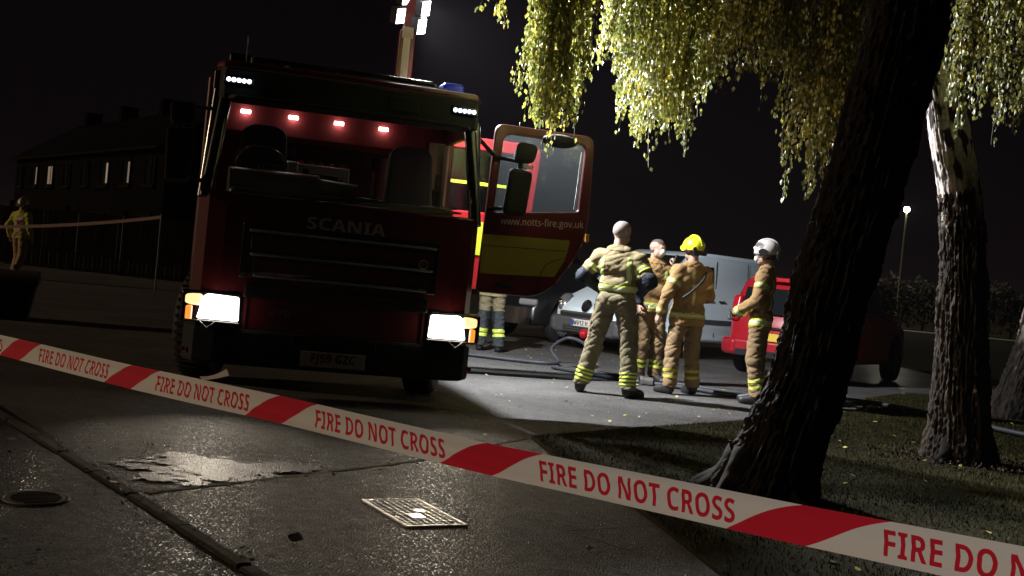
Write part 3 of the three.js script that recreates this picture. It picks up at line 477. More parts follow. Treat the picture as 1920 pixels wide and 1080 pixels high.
function person(label, group, pos, turn, o) {
  const P = thing('person', label, 'person', pos, turn, group), k = (o.h ?? 1.8) / 1.8, sc = (a) => a.map((v) => v * k), fs = rr(0, 50);
  const J = { hipL: [.09, .94, 0], hipR: [-.09, .94, 0], kneeL: [.11, .5, .02], kneeR: [-.11, .5, .02], ankL: [.12, .09, -.01], ankR: [-.12, .09, -.01], toeL: [.15, .035, .16], toeR: [-.15, .035, .16], waist: [0, 1.1, 0], chest: [0, 1.33, -.01], neck: [0, 1.5, -.015], head: [0, 1.67, .015], shL: [.19, 1.42, -.01], shR: [-.19, 1.42, -.01], elL: [.27, 1.16, -.03], elR: [-.27, 1.16, -.03], wrL: [.27, .9, .06], wrR: [-.27, .9, .06], ...o.joints };
  for (const n in J) J[n] = sc(J[n]);
  const b = o.bulk ?? 1, jacketP = [
    [J.shL, J.shR, .074 * k, .074 * k], [sc([.07, 1.46, -.015]), sc([-.07, 1.46, -.015]), .08 * k, .08 * k], [sc([.085 * b, 1.33, -.01]), sc([-.085 * b, 1.33, -.01]), .125 * k * b, .125 * k * b, 1.12], [sc([.06, 1.13, .0]), sc([-.06, 1.13, .0]), .135 * k * b, .135 * k * b, 1.15], [sc([.075, .94, 0]), sc([-.075, .94, 0]), .132 * k * b, .132 * k * b, 1.12], [sc([.075, .84, 0]), sc([-.075, .84, 0]), .135 * k * b, .135 * k * b, 1.12],
    [J.shL, J.elL, .08 * k, .07 * k], [J.elL, J.wrL, .068 * k, .056 * k], [J.shR, J.elR, .08 * k, .07 * k], [J.elR, J.wrR, .068 * k, .056 * k], [sc([0, 1.42, -.01]), J.neck, .11 * k, .072 * k]];
  const jf = field(jacketP, .05), hem = (o.hem ?? .84) * k, collar = 1.545 * k, cut = (a, bb) => { const d = V(...bb).sub(V(...a)).normalize(), s = d.dot(V(...bb)); return (x, y, z) => (Math.hypot(x - bb[0], y - bb[1], z - bb[2]) < .14 ? d.x * x + d.y * y + d.z * z - s : -9); };
  const cl = cut(J.elL, J.wrL), cr = cut(J.elR, J.wrR), F0 = (x, y, z) => Math.max(jf(x, y, z) + folds(x, y, z, fs, .0085), hem - y, y - collar, cl(x, y, z), cr(x, y, z));
  let [lo, hi] = bounds(jacketP, .03); const jg = surfaceNet(F0, lo, hi, .0095);
  const trP = [[J.hipL, J.kneeL, .108 * k * b, .09 * k], [J.kneeL, J.ankL, .09 * k, .086 * k], [J.hipR, J.kneeR, .108 * k * b, .09 * k], [J.kneeR, J.ankR, .09 * k, .086 * k], [sc([.07, .98, -.01]), sc([-.07, .98, -.01]), .118 * k * b, .118 * k * b, 1.05]];
  const tf = field(trP, .035), F1 = (x, y, z) => Math.max(tf(x, y, z) + folds(x, y, z, fs + 9, .011), .085 * k - y, y - 1.08 * k); [lo, hi] = bounds(trP, .03); const tg = surfaceNet(F1, lo, hi, .0095);
  // head
  const H = J.head, ht = o.headTurn ?? 0, hq = new THREE.Quaternion().setFromEuler(new THREE.Euler(o.headTilt ?? 0, ht, 0, 'YXZ')), hp = (a, bb, ra, rb, f) => [a, bb, ra, rb, f];
  const headP = [hp([0, .03, -.012], [0, .035, .0], .083, .08), hp([0, .03, -.03], [0, .02, -.04], .08, .078), hp([0, -.03, .03], [0, -.075, .05], .062, .04), hp([.03, -.06, .02], [-.03, -.06, .02], .045, .045), hp([0, .005, .092], [0, -.03, .104], .011, .016), hp([-.03, .022, .078], [.03, .022, .078], .016, .016), hp([.084, .016, -.018], [.084, -.02, -.01], .016, .011, .8), hp([-.084, .016, -.018], [-.084, -.02, -.01], .016, .011, .8), hp([-.018, -.058, .084], [.018, -.058, .084], .01, .01), hp([0, -.06, -.03], [0, -.16, -.035], .056, .06)];
  const hg = surfaceNet(((f) => (x, y, z) => Math.max(f(x, y, z), -(Math.hypot(x - .031, y - .002, z - .1) - .02), -(Math.hypot(x + .031, y - .002, z - .1) - .02)))(field(headP, .022)), [-.12, -.22, -.14], [.12, .14, .14], .0055);
  const hm = new THREE.Matrix4().compose(V(...H), hq, V(k, k, k)), place = (g) => g.applyMatrix4(hm);
  const hairG = o.hair && overlay(hg, [[0, 1, .55, .055 + (o.hair[1] ?? 0)]], .004, (x, y, z) => z < .085 && (y > .06 || z < .02)), hairLow = o.hair && !o.hair[2] && overlay(hg, [[0, 0, -1, -.012], [0, 1, 0, -.055]], .0035, (x) => Math.abs(x) < .07);
  // body under the clothes with neck, head and hands
  const bodyP = jacketP.filter((_, i) => i !== 5 && i !== 4).map(([a, c, ra, rb, f]) => [a, c, ra * .72, rb * .72, f]).concat(trP.map(([a, c, ra, rb, f]) => [a, c, ra * .72, rb * .72, f])); [lo, hi] = bounds(bodyP, .03); const bf = field(bodyP, .04), body = [surfaceNet((x, y, z) => Math.max(bf(x, y, z), y - 1.52 * k), lo, hi, .024), place(hg.clone())];
  for (const s of ['L', 'R']) {
    const h = o.hands?.[s] ?? {}, d = h.dir ?? V(...J['wr' + s]).sub(V(...J['el' + s])).toArray(), hp2 = hand(J['wr' + s], d, h.nrm ?? [s === 'L' ? -1 : 1, 0, 0], h.side ?? [0, 0, 1], h.curl ?? .5);
    const [l2, h2] = bounds(hp2, .012), hand_ = surfaceNet(field(hp2, .007), l2, h2, .0048);
    if (h.glove) obj('glove', hand_, W.boot, P); else body.push(hand_);
  }
  obj('body', body, skin.pale, P);
  if (o.hair) obj('hair', [hairG, hairLow].filter(Boolean).map(place), std(o.hair[0], .9), P);
  if (!o.helmet || o.face) for (const s of [-1, 1]) obj('eye', place(put(new THREE.SphereGeometry(.0105, 10, 8), s * .031, .002, .083)), skin.eye, P);
  const jm = obj('jacket', jg, o.jacket, P), tm = obj('trousers', tg, o.trousers, P);
  for (const s of ['L', 'R']) {
    const a = J['ank' + s], t = J['toe' + s], bp = [[[a[0], a[1] + .12 * k, a[2]], a, .062 * k, .06 * k], [a, t, .052 * k, .045 * k], [[a[0], .045, a[2] - .02], t, .045 * k, .042 * k]]; const [l3, h3] = bounds(bp, .02), f3 = field(bp, .03);
    obj('boot', surfaceNet((x, y, z) => Math.max(f3(x, y, z), .004 - y), l3, h3, .012), W.boot, P);
  }
  const stripe = (g, parent, planes, keep, thin = true, m = W.lime) => { // yellow band with a silver line along its middle
    const q = overlay(g, planes, .004, keep); if (!q) return; obj('reflective_stripe', q, m, parent);
    if (thin) { const [A, B] = planes, c = (A[3] - B[3]) / 2, hw = Math.abs(-B[3] - A[3]) * .17; const z = overlay(g, [[A[0], A[1], A[2], c - hw], [B[0], B[1], B[2], -(c + hw)], ...planes.slice(2)], .0055, keep); z && obj('silver_line', z, W.silver, parent); }
  };
  const yBand = (y, w) => [[0, 1, 0, (y - w / 2) * k], [0, -1, 0, -(y + w / 2) * k]], xBand = (x, w) => [[1, 0, 0, x - w / 2], [-1, 0, 0, -(x + w / 2)]];
  const near = (a, c, r) => (x, y, z) => { const A = V(...a), B = V(...c), p = V(x, y, z); return new THREE.Line3(A, B).closestPointToPoint(p, true, V()).distanceTo(p) < r; };
  const torso = (x, y, z) => Math.abs(x) < .235 * k * b && !near(J.elL, J.wrL, .085)(x, y, z) && !near(J.elR, J.wrR, .085)(x, y, z);
  for (const st of o.stripes ?? []) {
    const [kind, ...a] = st;
    if (kind === 'hem') stripe(jg, jm, yBand(a[0], a[1]), torso, true, o.lime);
    if (kind === 'back') stripe(jg, jm, [...xBand(a[0], a[1]), [0, 1, 0, a[2] * k], [0, -1, 0, -a[3] * k]], (x, y, z, nx, ny, nz) => (a[4] ?? -1) * nz > .15 && torso(x, y, z), true, o.lime);
    if (kind === 'arm') { const e = J['el' + a[0]], s = a[1] ? J['sh' + a[0]] : J['wr' + a[0]], [p, q] = a[1] ? [s, e] : [e, s]; stripe(jg, jm, boneBand(p, q, a[2], a[3]), near(p, q, .1), true, o.lime); }
    if (kind === 'sleeve') { const e = J['el' + a[0]], w = J['wr' + a[0]]; const g = overlay(jg, boneBand(e, w, a[1], 1.3), .002, near(e, w, .1)); g && obj('sleeve', g, W.navy, jm); const u = overlay(jg, boneBand(J['sh' + a[0]], e, a[2] ?? .6, 1.3), .002, near(J['sh' + a[0]], e, .09)); u && obj('sleeve', u, W.navy, jm); }
    if (kind === 'leg') { const kn = J['knee' + a[0]], an = J['ank' + a[0]]; stripe(tg, tm, boneBand(kn, an, a[1], a[2]), near(kn, an, .13), a[3] ?? false, o.limeLeg ?? o.lime); }
    if (kind === 'shin') { const kn = J['knee' + a[0]], an = J['ank' + a[0]], g = overlay(tg, boneBand(kn, an, -.25, 1.2), .0025, near(J['hip' + a[0]], an, .2)); g && obj('dark_shin', g, W.navyTr, tm); }
    if (kind === 'pocket') { const s = a[0]; const hip = J['hip' + s], kn = J['knee' + s]; const g = overlay(tg, [...boneBand(hip, kn, .45, .85)], .009, (x, y, z, nx) => nx * (s === 'L' ? 1 : -1) > .45 && near(hip, kn, .15)(x, y, z)); g && obj('pocket', g, o.trousers, tm); }
    if (kind === 'strap') obj('strap', tube(a[0].map(sc), .014, 24, 6), W.boot, P);
    if (kind === 'patch') { const g = overlay(jg, [...xBand(a[0], a[1]), [0, 1, 0, a[2] * k], [0, -1, 0, -a[3] * k]], .006, (x, y, z, nx, ny, nz) => nz < -.1 && torso(x, y, z)); g && obj('tabard', g, std([.55, .45, .38], .8), jm); const r = overlay(jg, [...xBand(a[0], a[1] * .55), [0, 1, 0, (a[2] + .13) * k], [0, -1, 0, -(a[3] - .08) * k]], .009, (x, y, z, nx, ny, nz) => nz < -.1 && torso(x, y, z)); r && obj('tabard_panel', r, std([.25, .05, .05], .8), jm); }
    if (kind === 'radio') { const w = J['wrL']; obj('handset', box(.05, .13, .035, w[0] + a[0], w[1] + a[1], w[2] + a[2], .01, .2, 0, -.2), W.boot, P); }
  }
  obj('collar', overlay(jg, [[0, 1, 0, 1.485 * k]], .006, (x) => Math.abs(x) < .12 * k), o.jacket, jm);
  if (o.mask) { const g = new THREE.SphereGeometry(.05, 16, 12); g.scale(.9, .85, .75); obj('mask', place(put(g, 0, -.046 + (o.mask[0] ?? 0), .085 + (o.mask[1] ?? 0))), W.white, P); for (const s of [-1, 1]) obj('mask_strap', place(tube([[s * .03, -.035, .1], [s * .072, -.015, .03], [s * .078, .01, -.02]], .003, 10, 5)), W.white, P); }
  if (o.helmet) {
    const m = o.helmet, dome = new THREE.SphereGeometry(1, 32, 20, 0, Math.PI * 2, 0, Math.PI * .6); dome.scale(.122, .128, .145); dome.translate(0, .045, -.012);
    const p = dome.attributes.position; for (let i = 0; i < p.count; i++) if (p.getY(i) < .03) { p.setZ(i, p.getZ(i) * (1 + (.03 - p.getY(i)) * 1.2)); p.setY(i, Math.max(p.getY(i), -.005 - (p.getZ(i) < 0 ? .045 * clamp(-p.getZ(i) / .1, 0, 1) : 0))); } dome.computeVertexNormals();
    const hel = obj('helmet', place(dome), m, P);
    obj('helmet_rim', place(put(new THREE.TorusGeometry(1, .05, 8, 40), 0, 0, 0, Math.PI / 2).scale(.121, .1, .143).translate(0, -.003, -.012)), o.rim ?? W.boot, hel);
    obj('helmet_ridge', place(tube([[0, .06, .13], [0, .15, .075], [0, .178, -.01], [0, .15, -.1], [0, .06, -.155]], .013, 24, 6)), m, hel);
    obj('neck_guard', place(extrude(rounded([[-.1, -.07], [.1, -.07], [.11, .02], [-.11, .02]], .03), .015, .005, -.14).rotateX(.15)), W.boot, hel);
    for (const s of [-1, 1]) obj('visor_boss', place(put(new THREE.CylinderGeometry(.036, .042, .014, 20), s * .119, .03, .02, 0, 0, Math.PI / 2).scale(1, .85, 1.25)), o.boss ?? W.boot, hel);
    if (o.visor) obj('visor', place(new THREE.SphereGeometry(1, 24, 8, Math.PI * .12, Math.PI * .76, Math.PI * .36, Math.PI * .14).scale(-.132, .14, .16).rotateX(-.25).translate(0, .055, .0)), phys([.5, .5, .5], .1, { transmission: .9, thickness: 0 }), hel);
    obj('chin_strap', place(tube([[.08, -.01, .01], [.06, -.08, .035], [0, -.115, .055], [-.06, -.08, .035], [-.08, -.01, .01]], .006, 20, 5)), W.boot, hel);
  }
  return P;
}
const aroundScene = 'firefighters standing on the lit road';
person('bareheaded firefighter seen from behind in pale gold kit with legs apart', aroundScene, [1.12, .002, -12.55], Math.PI - .42, {
  h: 1.88, bulk: 1.08, jacket: W.gold, trousers: W.goldTr, hair: [[.25, .205, .185], 0], headTurn: -.25, headTilt: .05, hem: .98,
  joints: { hipL: [.1, .94, 0], hipR: [-.1, .94, 0], kneeL: [.2, .5, .02], kneeR: [-.18, .5, .03], ankL: [.29, .09, -.02], ankR: [-.22, .09, -.02], toeL: [.36, .035, .13], toeR: [-.3, .035, .14], elL: [.36, 1.2, -.06], elR: [-.36, 1.2, -.05], wrL: [.2, 1.06, .17], wrR: [-.2, 1.08, .17], shL: [.215, 1.41, -.01], shR: [-.215, 1.41, -.01] },
  stripes: [['hem', 1.1, .06], ['back', .15, .045, 1.15, 1.42], ['back', -.15, .045, 1.15, 1.42], ['sleeve', 'L', -.2, .72], ['sleeve', 'R', -.2, .72], ['arm', 'L', 1, .36, .56], ['arm', 'R', 1, .36, .56], ...['L', 'R'].flatMap((s) => [.6, .69, .78, .87].map((t) => ['leg', s, t, t + .045])), ['pocket', 'L'], ['pocket', 'R']],
  hands: { L: { dir: [-.9, 0, .4], nrm: [0, 0, -1], curl: .6 }, R: { dir: [.9, 0, .4], nrm: [0, 0, -1], curl: .6 } } });
person('balding firefighter facing the camera, white mask at chin, hand raised to ear', aroundScene, [1.76, .002, -14.6], .35, {
  h: 1.8, jacket: W.tan, trousers: W.tanTr, hair: [[.09, .06, .05], .035], face: true, headTurn: .35, headTilt: .06, hem: .88, mask: [.012, -.004],
  joints: { elL: [.33, 1.2, .06], wrL: [.19, 1.46, .17], elR: [-.28, 1.17, -.04], wrR: [-.25, .95, .1], ankR: [-.1, .09, -.02], toeR: [-.13, .035, .15] },
  stripes: [['hem', .96, .07], ['sleeve', 'R', -.2, .55], ['sleeve', 'L', -.2, .6], ['arm', 'R', 1, .3, .5], ['arm', 'L', 1, .3, .48], ['arm', 'L', 0, .68, .86], ['back', .1, .04, 1.1, 1.4, 1], ['leg', 'L', .5, .58], ['leg', 'L', .66, .74], ['leg', 'R', .5, .58], ['leg', 'R', .66, .74], ['radio', -.02, .09, .02]],
  hands: { L: { dir: [-.25, 1, -.1], nrm: [-.4, 0, -1], side: [-1, 0, .2], curl: .8 } } });
person('firefighter in bright yellow helmet and tan kit with diagonal strap, seen from behind', aroundScene, [2.03, .002, -13.45], Math.PI + .45, {
  h: 1.78, bulk: 1.1, jacket: W.tan, trousers: W.tanTr, helmet: std([.72, .74, .03], .3), boss: std([.6, .62, .03], .4), headTurn: .1, hem: .8, hair: [[.05, .035, .025], 0],
  joints: { kneeL: [.14, .5, .02], kneeR: [-.13, .5, .03], ankL: [.17, .09, -.02], ankR: [-.16, .09, 0], toeL: [.22, .035, .14], toeR: [-.18, .035, .17], elL: [.31, 1.16, -.03], wrL: [.34, .92, .06], elR: [-.29, 1.16, .02], wrR: [-.14, 1.05, .2] },
  stripes: [['hem', .92, .06], ['back', .02, .05, .95, 1.28], ['back', .05, .05, 1.34, 1.42], ['arm', 'L', 1, .42, .62], ['arm', 'R', 1, .42, .62], ['arm', 'L', 0, .72, .9], ['strap', [[-.17, 1.47, -.05], [-.08, 1.36, -.155], [.06, 1.22, -.17], [.17, 1.12, -.13]]], ['leg', 'L', .52, .6], ['leg', 'L', .7, .78], ['leg', 'R', .52, .6], ['leg', 'R', .7, .78]], lime: W.limeDull,
  hands: { L: { curl: .35 } } });
person('firefighter in a white helmet and white face mask standing sideways with hands joined', aroundScene, [2.8, .002, -13.1], -Math.PI / 2 - .35, {
  h: 1.8, jacket: W.tan, trousers: W.tanTr, helmet: std([.72, .68, .7], .25), boss: std([.03, .03, .03], .4), visor: true, mask: [0, 0], headTurn: .1, hem: .84, hair: [[.05, .035, .025], 0],
  joints: { elL: [.27, 1.16, .02], wrL: [.1, 1.0, .27], elR: [-.26, 1.16, .03], wrR: [-.08, .98, .28], ankL: [.1, .09, -.06], toeL: [.12, .035, .1] },
  stripes: [['hem', .92, .085], ['arm', 'L', 1, .32, .52], ['arm', 'R', 1, .32, .52], ['arm', 'L', 0, .72, .9], ['arm', 'R', 0, .72, .9], ['back', .1, .05, .98, 1.4], ['back', -.1, .05, .98, 1.4], ['leg', 'L', .52, .6], ['leg', 'L', .7, .78], ['leg', 'R', .52, .6], ['leg', 'R', .7, .78]],
  hands: { L: { dir: [-.9, -.2, .4], nrm: [0, 0, -1], curl: .5, glove: true }, R: { dir: [.9, -.1, .4], nrm: [0, 0, -1], curl: .5, glove: true } } });
person('firefighter in a white helmet and yellow green jacket walking away on the far left', null, [-11.5, .002, -27.3], Math.PI - .35, {
  h: 1.82, jacket: W.hiviz, trousers: W.tanFar, helmet: std([.7, .62, .52], .3), headTurn: .2, hem: .9, hair: [[.05, .035, .025], 0],
  joints: { kneeL: [.1, .5, .08], ankL: [.1, .1, -.02], toeL: [.12, .04, .14], kneeR: [-.1, .5, -.02], ankR: [-.11, .12, -.2], toeR: [-.12, .04, -.05], elL: [.3, 1.18, -.08], wrL: [.3, .92, 0] },
  stripes: [['hem', 1.0, .05], ['patch', -.03, .24, 1.05, 1.4]] });
person('firefighter mostly hidden behind the open door, only navy trousers with yellow ankle bands showing', null, [-.27, .002, -17.5], Math.PI - .1, {
  h: 1.8, jacket: W.gold, trousers: W.goldTr, hem: .82, hair: [[.05, .035, .025], 0], helmet: std([.7, .72, .03], .3),
  joints: { ankL: [.14, .09, 0], ankR: [-.15, .09, -.02], wrL: [.24, 1.05, .2], wrR: [-.24, 1.05, .2] },
  stripes: [['hem', .92, .06], ['shin', 'L'], ['shin', 'R'], ['leg', 'L', .4, .52], ['leg', 'L', .56, .68], ['leg', 'R', .4, .52], ['leg', 'R', .56, .68]] });

// ---------------------------------------------------------------- parked vehicles (front to +z in their own axes)
// side profile [z, y] of the painted shell with its wheel openings, drawn out over the width and narrowed to the roof and the ends
function shell(pts, width, belt, taper, ends, arches, r) {
  const s = new THREE.Shape(), fl = [...pts]; // pts run from the rear sill over the roof to the front sill
  fl.forEach(([z, y], i) => i ? s.lineTo(z, y) : s.moveTo(z, y));
  for (const [c, R] of [...arches].sort((a, b) => b[0] - a[0])) { const y0 = fl[0][1]; s.lineTo(c + R, y0); s.absarc(c, y0 + .1, Math.hypot(R, .1) * .98, -.28, Math.PI + .28, false); s.lineTo(c - R, y0); }
  s.closePath();
  const g = new THREE.ExtrudeGeometry(s, { depth: width - .16, bevelEnabled: true, bevelThickness: .08, bevelSize: .06, bevelOffset: -.06, bevelSegments: 4, curveSegments: 14, steps: 8 });
  g.translate(0, 0, -(width - .16) / 2); g.rotateY(-Math.PI / 2);
  const p = g.attributes.position; let zm = 0; for (const [z] of pts) zm = Math.max(zm, Math.abs(z));
  for (let i = 0; i < p.count; i++) { const y = p.getY(i), z = p.getZ(i); let x = p.getX(i); x *= 1 - taper * Math.max(0, y - belt); x *= 1 - ends * Math.max(0, (Math.abs(z) - zm * .72) / (zm * .28)) ** 2; const fx = Math.abs(x) / (width / 2); p.setX(i, x); p.setZ(i, z - Math.sign(z) * .16 * fx ** 3 * Math.max(0, (Math.abs(z) - zm * .6) / (zm * .4))); }
  return toCreasedNormals(g, .7);
}
function carWheel(P, x, z, r) {
  const w = new THREE.Group(); w.name = 'wheel'; w.position.set(x, r, z); P.add(w);
  obj('tyre', put(new THREE.LatheGeometry([[.62, -.1], [.85, -.1], [.97, -.085], [1, -.05], [1, .05], [.97, .085], [.85, .1], [.62, .1]].map(([a, b]) => new THREE.Vector2(a * r, b)), 32), 0, 0, 0, 0, 0, Math.PI / 2), M.rubber, w);
  const sp = [cyl(r * .63, r * .63, .1, 0, 0, 0, 0, 0, Math.PI / 2, 24)]; for (let i = 0; i < 7; i++) sp.push(box(.02, r * 1.1, .045, Math.sign(x) * .06, 0, 0, .006, i * Math.PI / 7)); obj('rim', sp, M.grey, w);
}
const sideX = (w, belt, taper) => (y) => w / 2 * (1 - taper * Math.max(0, y - belt));
function pane(name, pts, X, m, P, lift = .004) { // a pane on both flanks, following their lean
  for (const s of [-1, 1]) { const g = new THREE.ShapeGeometry(shapeOf(pts)); const p = g.attributes.position; for (let i = 0; i < p.count; i++) { const z = p.getX(i), y = p.getY(i); p.setXYZ(i, s * (X(y) + lift), y, z); } g.computeVertexNormals(); obj(name, g, m, P); }
}
const darkGlass = phys([.01, .012, .014], .08, { clearcoat: 1 });
{ // pale van nose-on beyond the firefighters
  const v = thing('parked_van', 'pale blue grey small van with dark bumper parked behind the firefighters', 'van', [2.8, 0, -20.75], -50 * Math.PI / 180);
  const white = phys([.72, .86, .95], .35, { clearcoat: .6 }), plastic = std([.06, .065, .075], .6), X = sideX(1.8, .95, .1);
  obj('body', shell([[-2.08, .3], [-2.1, .9], [-2.05, 1.5], [-1.95, 1.76], [-1.7, 1.82], [.1, 1.83], [.45, 1.74], [1.15, 1.12], [1.3, 1.05], [1.85, .86], [2.02, .72], [2.05, .5], [2.03, .3]], 1.8, .95, .1, .1, [[1.28, .36], [-1.3, .36]]), white, v);
  obj('bumper', [box(1.5, .3, .14, 0, .42, 1.99, .06), box(.3, .28, .4, .72, .42, 1.86, .08, 0, .6), box(.3, .28, .4, -.72, .42, 1.86, .08, 0, -.6), box(1.2, .1, .12, 0, .6, 2.0, .03)], plastic, v);
  const gr = obj('grille', [box(1.1, .05, .03, 0, .6, 2.06, .01), box(.95, .12, .02, 0, .36, 2.065, .01)], M.black, v); for (let i = 0; i < 3; i++) obj('slat', box(.92, .014, .02, 0, .33 + i * .035, 2.076, .004), plastic, gr);
  for (const s of [-1, 1]) { const h = obj('headlight', put(new THREE.SphereGeometry(1, 20, 14).scale(.13, .19, .14), s * .68, .77, 1.83, -.5, s * .5, s * -.25), std([.3, .32, .33], .2, { metalness: .6 }), v); obj('lamp_lens', put(new THREE.SphereGeometry(.06, 14, 10), s * .7, .78, 1.93), M.chrome, h); }
  obj('badge', [put(new THREE.TorusGeometry(.08, .018, 4, 4), 0, .76, 2.03, -.35), cyl(.11, .11, .01, 0, .76, 2.012, Math.PI / 2 - .35)], M.blackGloss, v);
  const np = obj('number_plate', box(.52, .115, .015, 0, .47, 2.08, .004), M.plateWhite, v); obj('blue_band', box(.05, .105, .004, -.23, .47, 2.09, 0), std([.02, .06, .4], .5), np); obj('lettering', put(letters('MV12 H', .075, .003, font, .95), -.03, .47, 2.088), M.ink, np);
  obj('fog_lamp_cover', put(new THREE.SphereGeometry(.085, 16, 12), .12, .3, 2.12), M.redLamp, v);
  obj('windscreen', put(new THREE.PlaneGeometry(1.42, .92), 0, 1.44, .83, -.845), darkGlass, v);
  pane('side_window', [[.98, 1.12], [.5, 1.58], [-.1, 1.6], [-.1, 1.1]], X, darkGlass, v);
  pane('door_seam', [[-.2, .4], [-.18, .4], [-.18, 1.7], [-.2, 1.7]], X, M.ink, v); pane('door_seam', [[-1.1, .45], [-1.08, .45], [-1.02, 1.72], [-1.04, 1.72]], X, M.ink, v); pane('rub_strip', [[-1.9, .62], [.8, .62], [.8, .7], [-1.9, .7]], X, plastic, v, .012);
  for (const s of [-1, 1]) { obj('door_handle', box(.03, .035, .16, s * .905, 1.02, -.02, .01), plastic, v); obj('door_handle', box(.03, .035, .16, s * .9, 1.02, -.34, .01), plastic, v); obj('wing_mirror', box(.16, .2, .1, s * 1.0, 1.2, .75, .04), plastic, v); for (const z of [1.28, -1.3]) carWheel(v, s * .8, z, .31); }
}
{ // dark car beside the van
  const c = thing('parked_car', 'black car in deep shade beside the van, its front wheel showing under the open door', 'car', [1.42, 0, -22.6], -50 * Math.PI / 180);
  const X = sideX(1.78, .85, .28), paint = phys([.012, .013, .016], .3, { clearcoat: 1 });
  obj('body', shell([[-2.1, .3], [-2.12, .8], [-1.9, 1.0], [-1.3, 1.42], [-.6, 1.5], [.2, 1.44], [.95, .98], [1.9, .8], [2.1, .6], [2.1, .3]], 1.78, .85, .28, .1, [[1.32, .36], [-1.3, .36]]), paint, c);
  pane('side_window', [[.75, 1.0], [.2, 1.36], [-.9, 1.38], [-1.4, 1.02]], X, darkGlass, c); obj('windscreen', put(new THREE.PlaneGeometry(1.3, .8), 0, 1.21, .6, -.98), darkGlass, c);
  for (const s of [-1, 1]) { obj('headlight', box(.36, .12, .2, s * .62, .7, 1.94, .05, 0, s * .45), std([.3, .3, .32], .15), c); for (const z of [1.32, -1.3]) carWheel(c, s * .8, z, .33); obj('door_handle', box(.02, .03, .16, s * .88, .88, -.3, .008), M.chrome, c); }
}
{ // red hatchback seen from behind, past the leaning trunk
  const c = thing('parked_car', 'red hatchback seen from the rear between the white helmeted firefighter and the leaning birch', 'car', [5.0, 0, -18.75], Math.PI - .62);
  const X = sideX(1.72, .85, .22), paint = phys([.36, .012, .022], .28, { clearcoat: 1 });
  obj('body', shell([[-1.78, .28], [-1.84, .55], [-1.8, .85], [-1.62, 1.25], [-1.45, 1.44], [-.6, 1.5], [.15, 1.44], [.8, 1.02], [1.6, .86], [1.85, .65], [1.86, .28]], 1.72, .85, .22, .08, [[1.15, .36], [-1.12, .36]]), paint, c);
  obj('rear_bumper', [box(1.5, .26, .16, 0, .42, -1.82, .06), box(.36, .26, .36, .68, .42, -1.7, .08, 0, -.6), box(.36, .26, .36, -.68, .42, -1.7, .08, 0, .6)], paint, c);
  obj('bumper_insert', box(1.2, .1, .06, 0, .34, -1.9, .02), M.black, c);
  obj('rear_window', put(new THREE.PlaneGeometry(1.2, .42), 0, 1.13, -1.745, .42, Math.PI, 0), darkGlass, c);
  for (const s of [-1, 1]) { obj('tail_lamp', box(.16, .4, .2, s * .7, .98, -1.66, .05, .25, s * -.3), M.redLamp, c); for (const z of [1.15, -1.12]) carWheel(c, s * .77, z, .3); }
  obj('spoiler', box(1.15, .05, .22, 0, 1.47, -1.5, .02), paint, c); obj('brake_lamp', box(.5, .05, .02, 0, 1.455, -1.62, .008), M.redLamp, c);
  const np = obj('number_plate', box(.52, .115, .015, 0, .6, -1.9, .004), M.plateYellow, c); obj('lettering', put(letters('IB', .075, .003), .14, .6, -1.908, 0, Math.PI, 0), M.ink, np);
  obj('chrome_strip', [box(.5, .03, .02, 0, .74, -1.87, .006), box(.09, .05, .02, .3, .82, -1.85, .008)], M.chrome, c);
  pane('side_window', [[.62, 1.02], [.1, 1.36], [-.9, 1.36], [-1.2, 1.0]], X, darkGlass, c); obj('windscreen', put(new THREE.PlaneGeometry(1.25, .75), 0, 1.22, .52, -.99), darkGlass, c);
  for (const s of [-1, 1]) { obj('wing_mirror', box(.14, .12, .08, s * .92, 1.02, .55, .03), paint, c); obj('side_lamp', box(.02, .05, .1, s * .85, .72, 1.3, .008), M.amberOff, c); }
}
